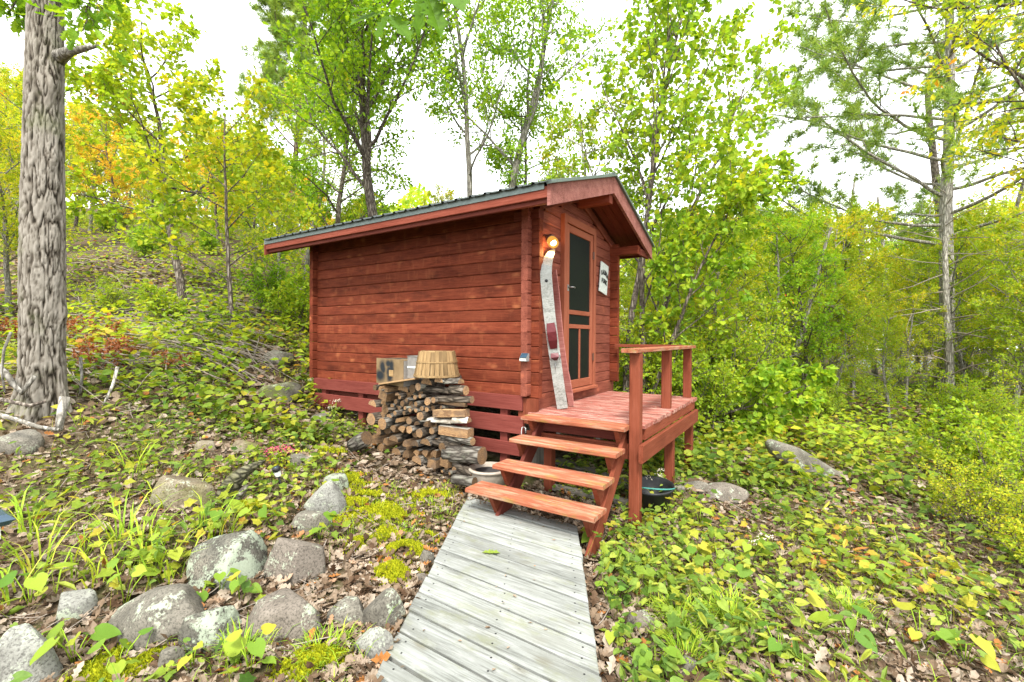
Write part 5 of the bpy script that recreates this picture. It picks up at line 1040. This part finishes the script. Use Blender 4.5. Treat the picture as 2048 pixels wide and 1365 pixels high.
sticks(420, (120, 520, 590, 760), 551, .5, 1.8, .004, .011, .35, .35, 'brush_pile', 'grey dry brush and cut branches lying across the left slope', .14)
sticks(260, (-100, 2100, 700, 1360), 552, .15, .7, .002, .006, 0, 1.6, 'fallen_twigs', 'scattered thin fallen twigs on the leaf litter', .03)
sticks(120, (100, 640, 480, 640), 553, .6, 2., .006, .014, .3, .6, 'hillside_brush', 'pale fallen branches on the upper hillside', .2)

# fallen branches at the oak foot
for i, (pts, r, lab) in enumerate((([(-20, 795, 4.2), (60, 812, 4.15), (92, 803, 4.2)], .02, 'dark fallen branch across the foot of the oak'), ([(-20, 825, 3.9), (40, 842, 3.9), (80, 855, 3.92), (118, 860, 3.95)], .021, 'thick grey fallen branch lowest at the foot of the oak'), ([(-20, 718, 4.3), (10, 745, 4.3), (28, 770, 4.3), (44, 786, 4.3), (58, 768, 4.32), (70, 752, 4.34)], .028, 'forked smooth grey branch leaning on the oak foot'),
                                  ([(22, 665, 4.2), (8, 700, 4.2), (3, 745, 4.2), (10, 785, 4.2)], .012, 'pale bleached stick standing against the oak'), ([(130, 795, 4.2), (122, 830, 4.15), (118, 862, 4.1)], .04, 'short grey sapling stump right of the oak'), ([(235, 735, 5.), (226, 770, 4.9), (205, 815, 4.8)], .018, 'pale forked stick on the slope right of the oak'), ([(161, 715, 5.), (164, 755, 4.95), (160, 788, 4.9)], .016, 'upright pale stick between the oak and the slope'))):
    tag(tube('fallen_branch', [at(*p) for p in pts], np.linspace(r, r*.7, len(pts)), m_trunkl if i not in (0,) else m_trunk, None, 8), lab, 'branch')
# dead brown oak sprouts round the oak
ds_ = dict(levels=2, H=1., r=.01, wander=[.1, .15, .2], trop=[0, 0, 0], taper=[.4, .4, .5], nb=[7, 4], start=[.2, .2], angle=[.9, .8], len=[.45, .5], env=[.3, .3], rr=[.5, .6], seg=.2, leaflev=1)
dm = tree_mesh(571, ds_, LO, 4, .085, m_twig, l_dead, stems=[((.05*k, 0, -.05), (math.cos(k*1.3)*.8, math.sin(k*1.3)*.8, .7), .8, .009) for k in range(5)], spread=.04)[:2]
for k, (u, v, sc, lab) in enumerate(((20, 690, .75, 'dead rust brown oak sprout left of the oak trunk'), (140, 700, .8, 'dead rust brown oak sprout just right of the oak trunk'), (185, 745, .6, 'low dead brown sprout on the slope beyond the oak'), (235, 720, .5, 'small dead brown sprout beside the brush pile'), (345, 740, .4, 'tiny dead brown sprout near the grey boulder'))):
    plant_tree('dead_sprout', dm, gpx(u, v)[0], lab, 'shrub', None, sc, k*1.7, ('stems', 'dead_leaves'))

# ------------------------------------------------------------------ single broad leaved plants close to the path
hl = leafmat('heart leaf tones', [(0, (.09, .19, .022)), (.4, (.17, .27, .028)), (.75, (.25, .33, .032)), (1, (.38, .34, .04))], big=False, trans=.3, gain=1.)
def heart(seed):
    """finer heart leaf with midrib fold and wavy edge"""
    g = np.random.default_rng(seed); o = [(-.12, .16), (-.06, .3), (.08, .4), (.28, .42), (.5, .35), (.72, .22), (.88, .1)]; mid = [(.0, 0), (.12, 0), (.3, 0), (.5, 0), (.7, 0), (.86, 0), (1., 0)]
    v = [(x, 0, -.02-.08*x*x) for x, _ in mid]; n = len(mid)
    for sg_ in (1, -1): v += [(x, sg_*y, .07+.03*math.sin(9*x+g.uniform(0, 6))-.1*x*x-.06*y) for x, y in o]
    f = []
    for s0 in (n, n+7):
        for i in range(6):
            a, b_, c, d_ = i, i+1, s0+i+1, s0+i; f += [(a, b_, c), (a, c, d_)] if s0 == n else [(a, c, b_), (a, d_, c)]
    me = mesh('leaf', v, tris=f, mats=hl, smooth=True); return me
HM = [heart(k) for k in range(4)]
# each leaf takes its tone from its own object
for nd in list(hl.node_tree.nodes):
    if nd.type == 'NEW_GEOMETRY':
        oi = hl.node_tree.nodes.new('ShaderNodeObjectInfo')
        for l in list(nd.outputs['Random Per Island'].links): hl.node_tree.links.new(oi.outputs['Random'], l.to_socket)
PLN = [(60, 1215, 4, .1, 'between the garden light and the stones'), (150, 1330, 5, .1, 'in front of the long leaning slab'), (235, 1345, 4, .09, 'below the long leaning slab'), (60, 1345, 4, .1, 'against the large pale end stone'), (400, 1205, 5, .085, 'between the lichen boulder and the layered stone'), (440, 1190, 4, .08, 'overhanging the layered oval stone'), (480, 1205, 4, .085, 'at the foot of the lichen boulder'), (385, 1345, 4, .07, 'below the layered oval stone'), (500, 1350, 5, .09, 'in the grass below the broad pink slab'),
       (605, 1150, 4, .08, 'at the foot of the pointed boulder'), (640, 1080, 5, .09, 'covering the grey stone of the row'), (660, 1065, 4, .1, 'hanging over the path beside the stone row'), (655, 1005, 4, .09, 'on the pale rounded stone'), (340, 1130, 4, .11, 'drooping left of the lichen boulder'), (250, 1210, 4, .11, 'dark leaved at the upper edge of the leaning slab'), (170, 1120, 5, .1, 'among the long grass blades'), (300, 1090, 5, .1, 'behind the leaning slab'), (520, 1060, 4, .1, 'between the tan boulder and the pointed boulder'), (440, 1060, 4, .1, 'right of the tan boulder'),
       (1185, 1085, 5, .11, 'at the foot of the right stair stringer'), (1240, 1075, 5, .09, 'beside the front deck post'), (1265, 1050, 4, .08, 'with yellowing leaves against the front deck post'), (1230, 1140, 4, .07, 'right of the boardwalk end'), (1215, 1210, 4, .06, 'orange edged beside the boardwalk'), (1222, 1290, 4, .06, 'tucked against the boardwalk side'), (1340, 1040, 5, .09, 'under the bucket on the slope'), (1400, 1060, 6, .1, 'in the patch below the pinkish outcrop'), (1390, 1130, 6, .1, 'with round pale leaf in the middle of the right slope'), (1440, 1160, 5, .1, 'right of the round pale leaved plant'),
       (1310, 1350, 6, .1, 'over the grey stone right of the boardwalk'), (1500, 1130, 5, .1, 'by the white aster'), (1590, 1230, 4, .1, 'in the bare litter of the right slope'), (1640, 1100, 5, .1, 'in the middle of the lower right slope'), (1760, 1180, 5, .12, 'with large pale leaves on the lower right slope'), (1800, 1110, 5, .11, 'above the large pale leaved plant'), (1840, 1290, 5, .1, 'under the yellow bush'), (1700, 1300, 5, .1, 'near the dark grass tuft'), (1930, 1330, 5, .11, 'at the foot of the yellow bush'), (1560, 1330, 4, .1, 'below the dark grass tuft'), (160, 860, 4, .13, 'with one upright yellow leaf under the oak'), (95, 815, 3, .13, 'with yellow lobed leaf on the oak foot'), (300, 690, 3, .14, 'with lone yellow leaf on the brush'), (690, 870, 5, .09, 'beside the log standing apart'), (660, 840, 5, .09, 'under the cabin corner'), (640, 790, 4, .09, 'reaching up before the skirt board')]
for k, (u, v, n, sz, wh) in enumerate(PLN):
    p, d = gpx(u, v)
    if bool(inbox(p[0], p[1], .0)): p = p+np.array([.06, 0, 0])
    g = np.random.default_rng(600+k); o = thing('leafy_plant', p, 'broad leaved green plant '+wh, 'plant', 'broad leaved plants'); a0 = g.uniform(0, 6.28)
    for i in range(n):
        a = a0+i*2.4+g.normal(0, .3); r = g.uniform(.03, .1)*(sz/.09); hgt = g.uniform(.06, .2)*(sz/.1); q = p+np.array([math.cos(a)*r, math.sin(a)*r, hgt]); q[2] = max(q[2], h1(q[0], q[1])+.04)
        tube('stem', [p-np.array([0, 0, .02]), (p+q)/2+np.array([0, 0, .02]), q], .0028, l_grass, o, 4)
        s = sz*g.uniform(.6, 1.1); nm = unit(np.array([0, 0, 1.])+g.normal(0, .3, 3)-fw*.35); hd = unit(np.array([math.cos(a), math.sin(a), g.normal(-.25, .2)])); yv = unit(np.cross(nm, hd)); zv = np.cross(hd, yv)
        put('leaf', HM[i % 4], o, Matrix([[hd[0]*s, yv[0]*s, zv[0]*s, q[0]], [hd[1]*s, yv[1]*s, zv[1]*s, q[1]], [hd[2]*s, yv[2]*s, zv[2]*s, q[2]], [0, 0, 0, 1]]))
# flowers
def flower(u, v, n, hgt, rad, mat, name, label, lm=l_grn, top=.03):
    p, d = gpx(u, v); g = np.random.default_rng(int(u)); o = thing(name, p, label, 'flower')
    for i in range(n):
        a = g.uniform(0, 6.28); q = p+np.array([math.cos(a)*rad*g.uniform(.2, 1), math.sin(a)*rad*g.uniform(.2, 1), hgt*g.uniform(.75, 1.1)]); tube('stem', [p, (p+q)/2+np.array([0, 0, .02]), q], .003, l_grass, o, 4)
        c = q+g.normal(0, 1, (26, 3))*np.array([top, top, top*.3]); v_, f_ = place(LQ, c, g.normal(0, 1, (26, 3)), unit(np.array([0, 0, 1.])+g.normal(0, .5, (26, 3))), np.full(26, .018)); put('flower_head', mesh('flower_head', v_, tris=f_, mats=mat), o)['kind'] = 'stuff'
    m = 60; c = p+np.column_stack([g.normal(0, rad*.6, m), g.normal(0, rad*.6, m), g.uniform(.02, hgt*.85, m)]); v_, f_ = place(LQ, c, g.normal(0, 1, (m, 3)), unit(np.array([0, 0, 1.])+g.normal(0, .4, (m, 3))), g.uniform(.03, .06, m)); put('foliage', mesh('foliage', v_, tris=f_, mats=lm), o)
flower(562, 935, 7, .2, .13, l_pink, 'stonecrop', 'pink flowered stonecrop with lime leaves behind the path light', l_yel, .035)
flower(668, 845, 4, .26, .08, l_wht, 'aster', 'pale flowered aster in front of the cabin skirt board', top=.03); flower(620, 780, 3, .2, .07, l_wht, 'aster', 'dry pale flower heads beside the cabin back corner'); flower(720, 850, 2, .16, .04, l_wht, 'aster', 'small white aster beside the woodpile', top=.02)
flower(1525, 1115, 3, .16, .07, l_wht, 'aster', 'white flowered aster on the right slope', top=.025); flower(1305, 1000, 3, .28, .08, l_wht, 'aster', 'pale seed heads standing in front of the middle deck post', top=.02)
# one lobed leaf fallen on the boardwalk
q = pl(982, 1105, 'z', -.722); vv, ff = place(BL, np.zeros((1, 3)), (rt*1.)[None], np.array([[0, .05, 1.]]), np.array([[.13, .12, .13]]))
tag(put('fallen_leaf', mesh('fallen_leaf', vv, tris=ff, mats=l_grn), None, T3(q-rt*.065)), 'single lobed yellow green leaf fallen on the boardwalk planks', 'leaf')

# crumbs of leaf and moss on the timber
g = np.random.default_rng(808); n1 = 260; x = g.uniform(-.3, .8, n1); y = -.62-np.abs(g.normal(0, .05, n1)); z = np.full(n1, -.724); n2 = 60; t_ = g.uniform(0, 2.4, n2); x2 = -.25+.761*t_+g.uniform(0, 1., n2); y2 = -.66-1.428*t_; n3 = 34
x = np.concatenate([x, x2, g.uniform(.1, 1.1, n3)]); y = np.concatenate([y, y2, g.uniform(.0, 1.9, n3)]); z = np.concatenate([z, np.full(n2, -.723), np.full(n3, .006)]); n = len(x)
v, f = place(LQ, np.stack([x, y, z], 1), g.normal(0, 1, (n, 3))*np.array([1, 1, .1]), unit(np.array([0, 0, 1.])+g.normal(0, .2, (n, 3))), np.where(np.arange(n) < n1, g.uniform(.008, .03, n), g.uniform(.008, .035, n)))
tag(put('leaf_crumbs', mesh('leaf_crumbs', v, tris=f, mats=l_lit)), 'bits of dead leaf lying on the boardwalk and deck', 'leaf litter', kind='stuff')
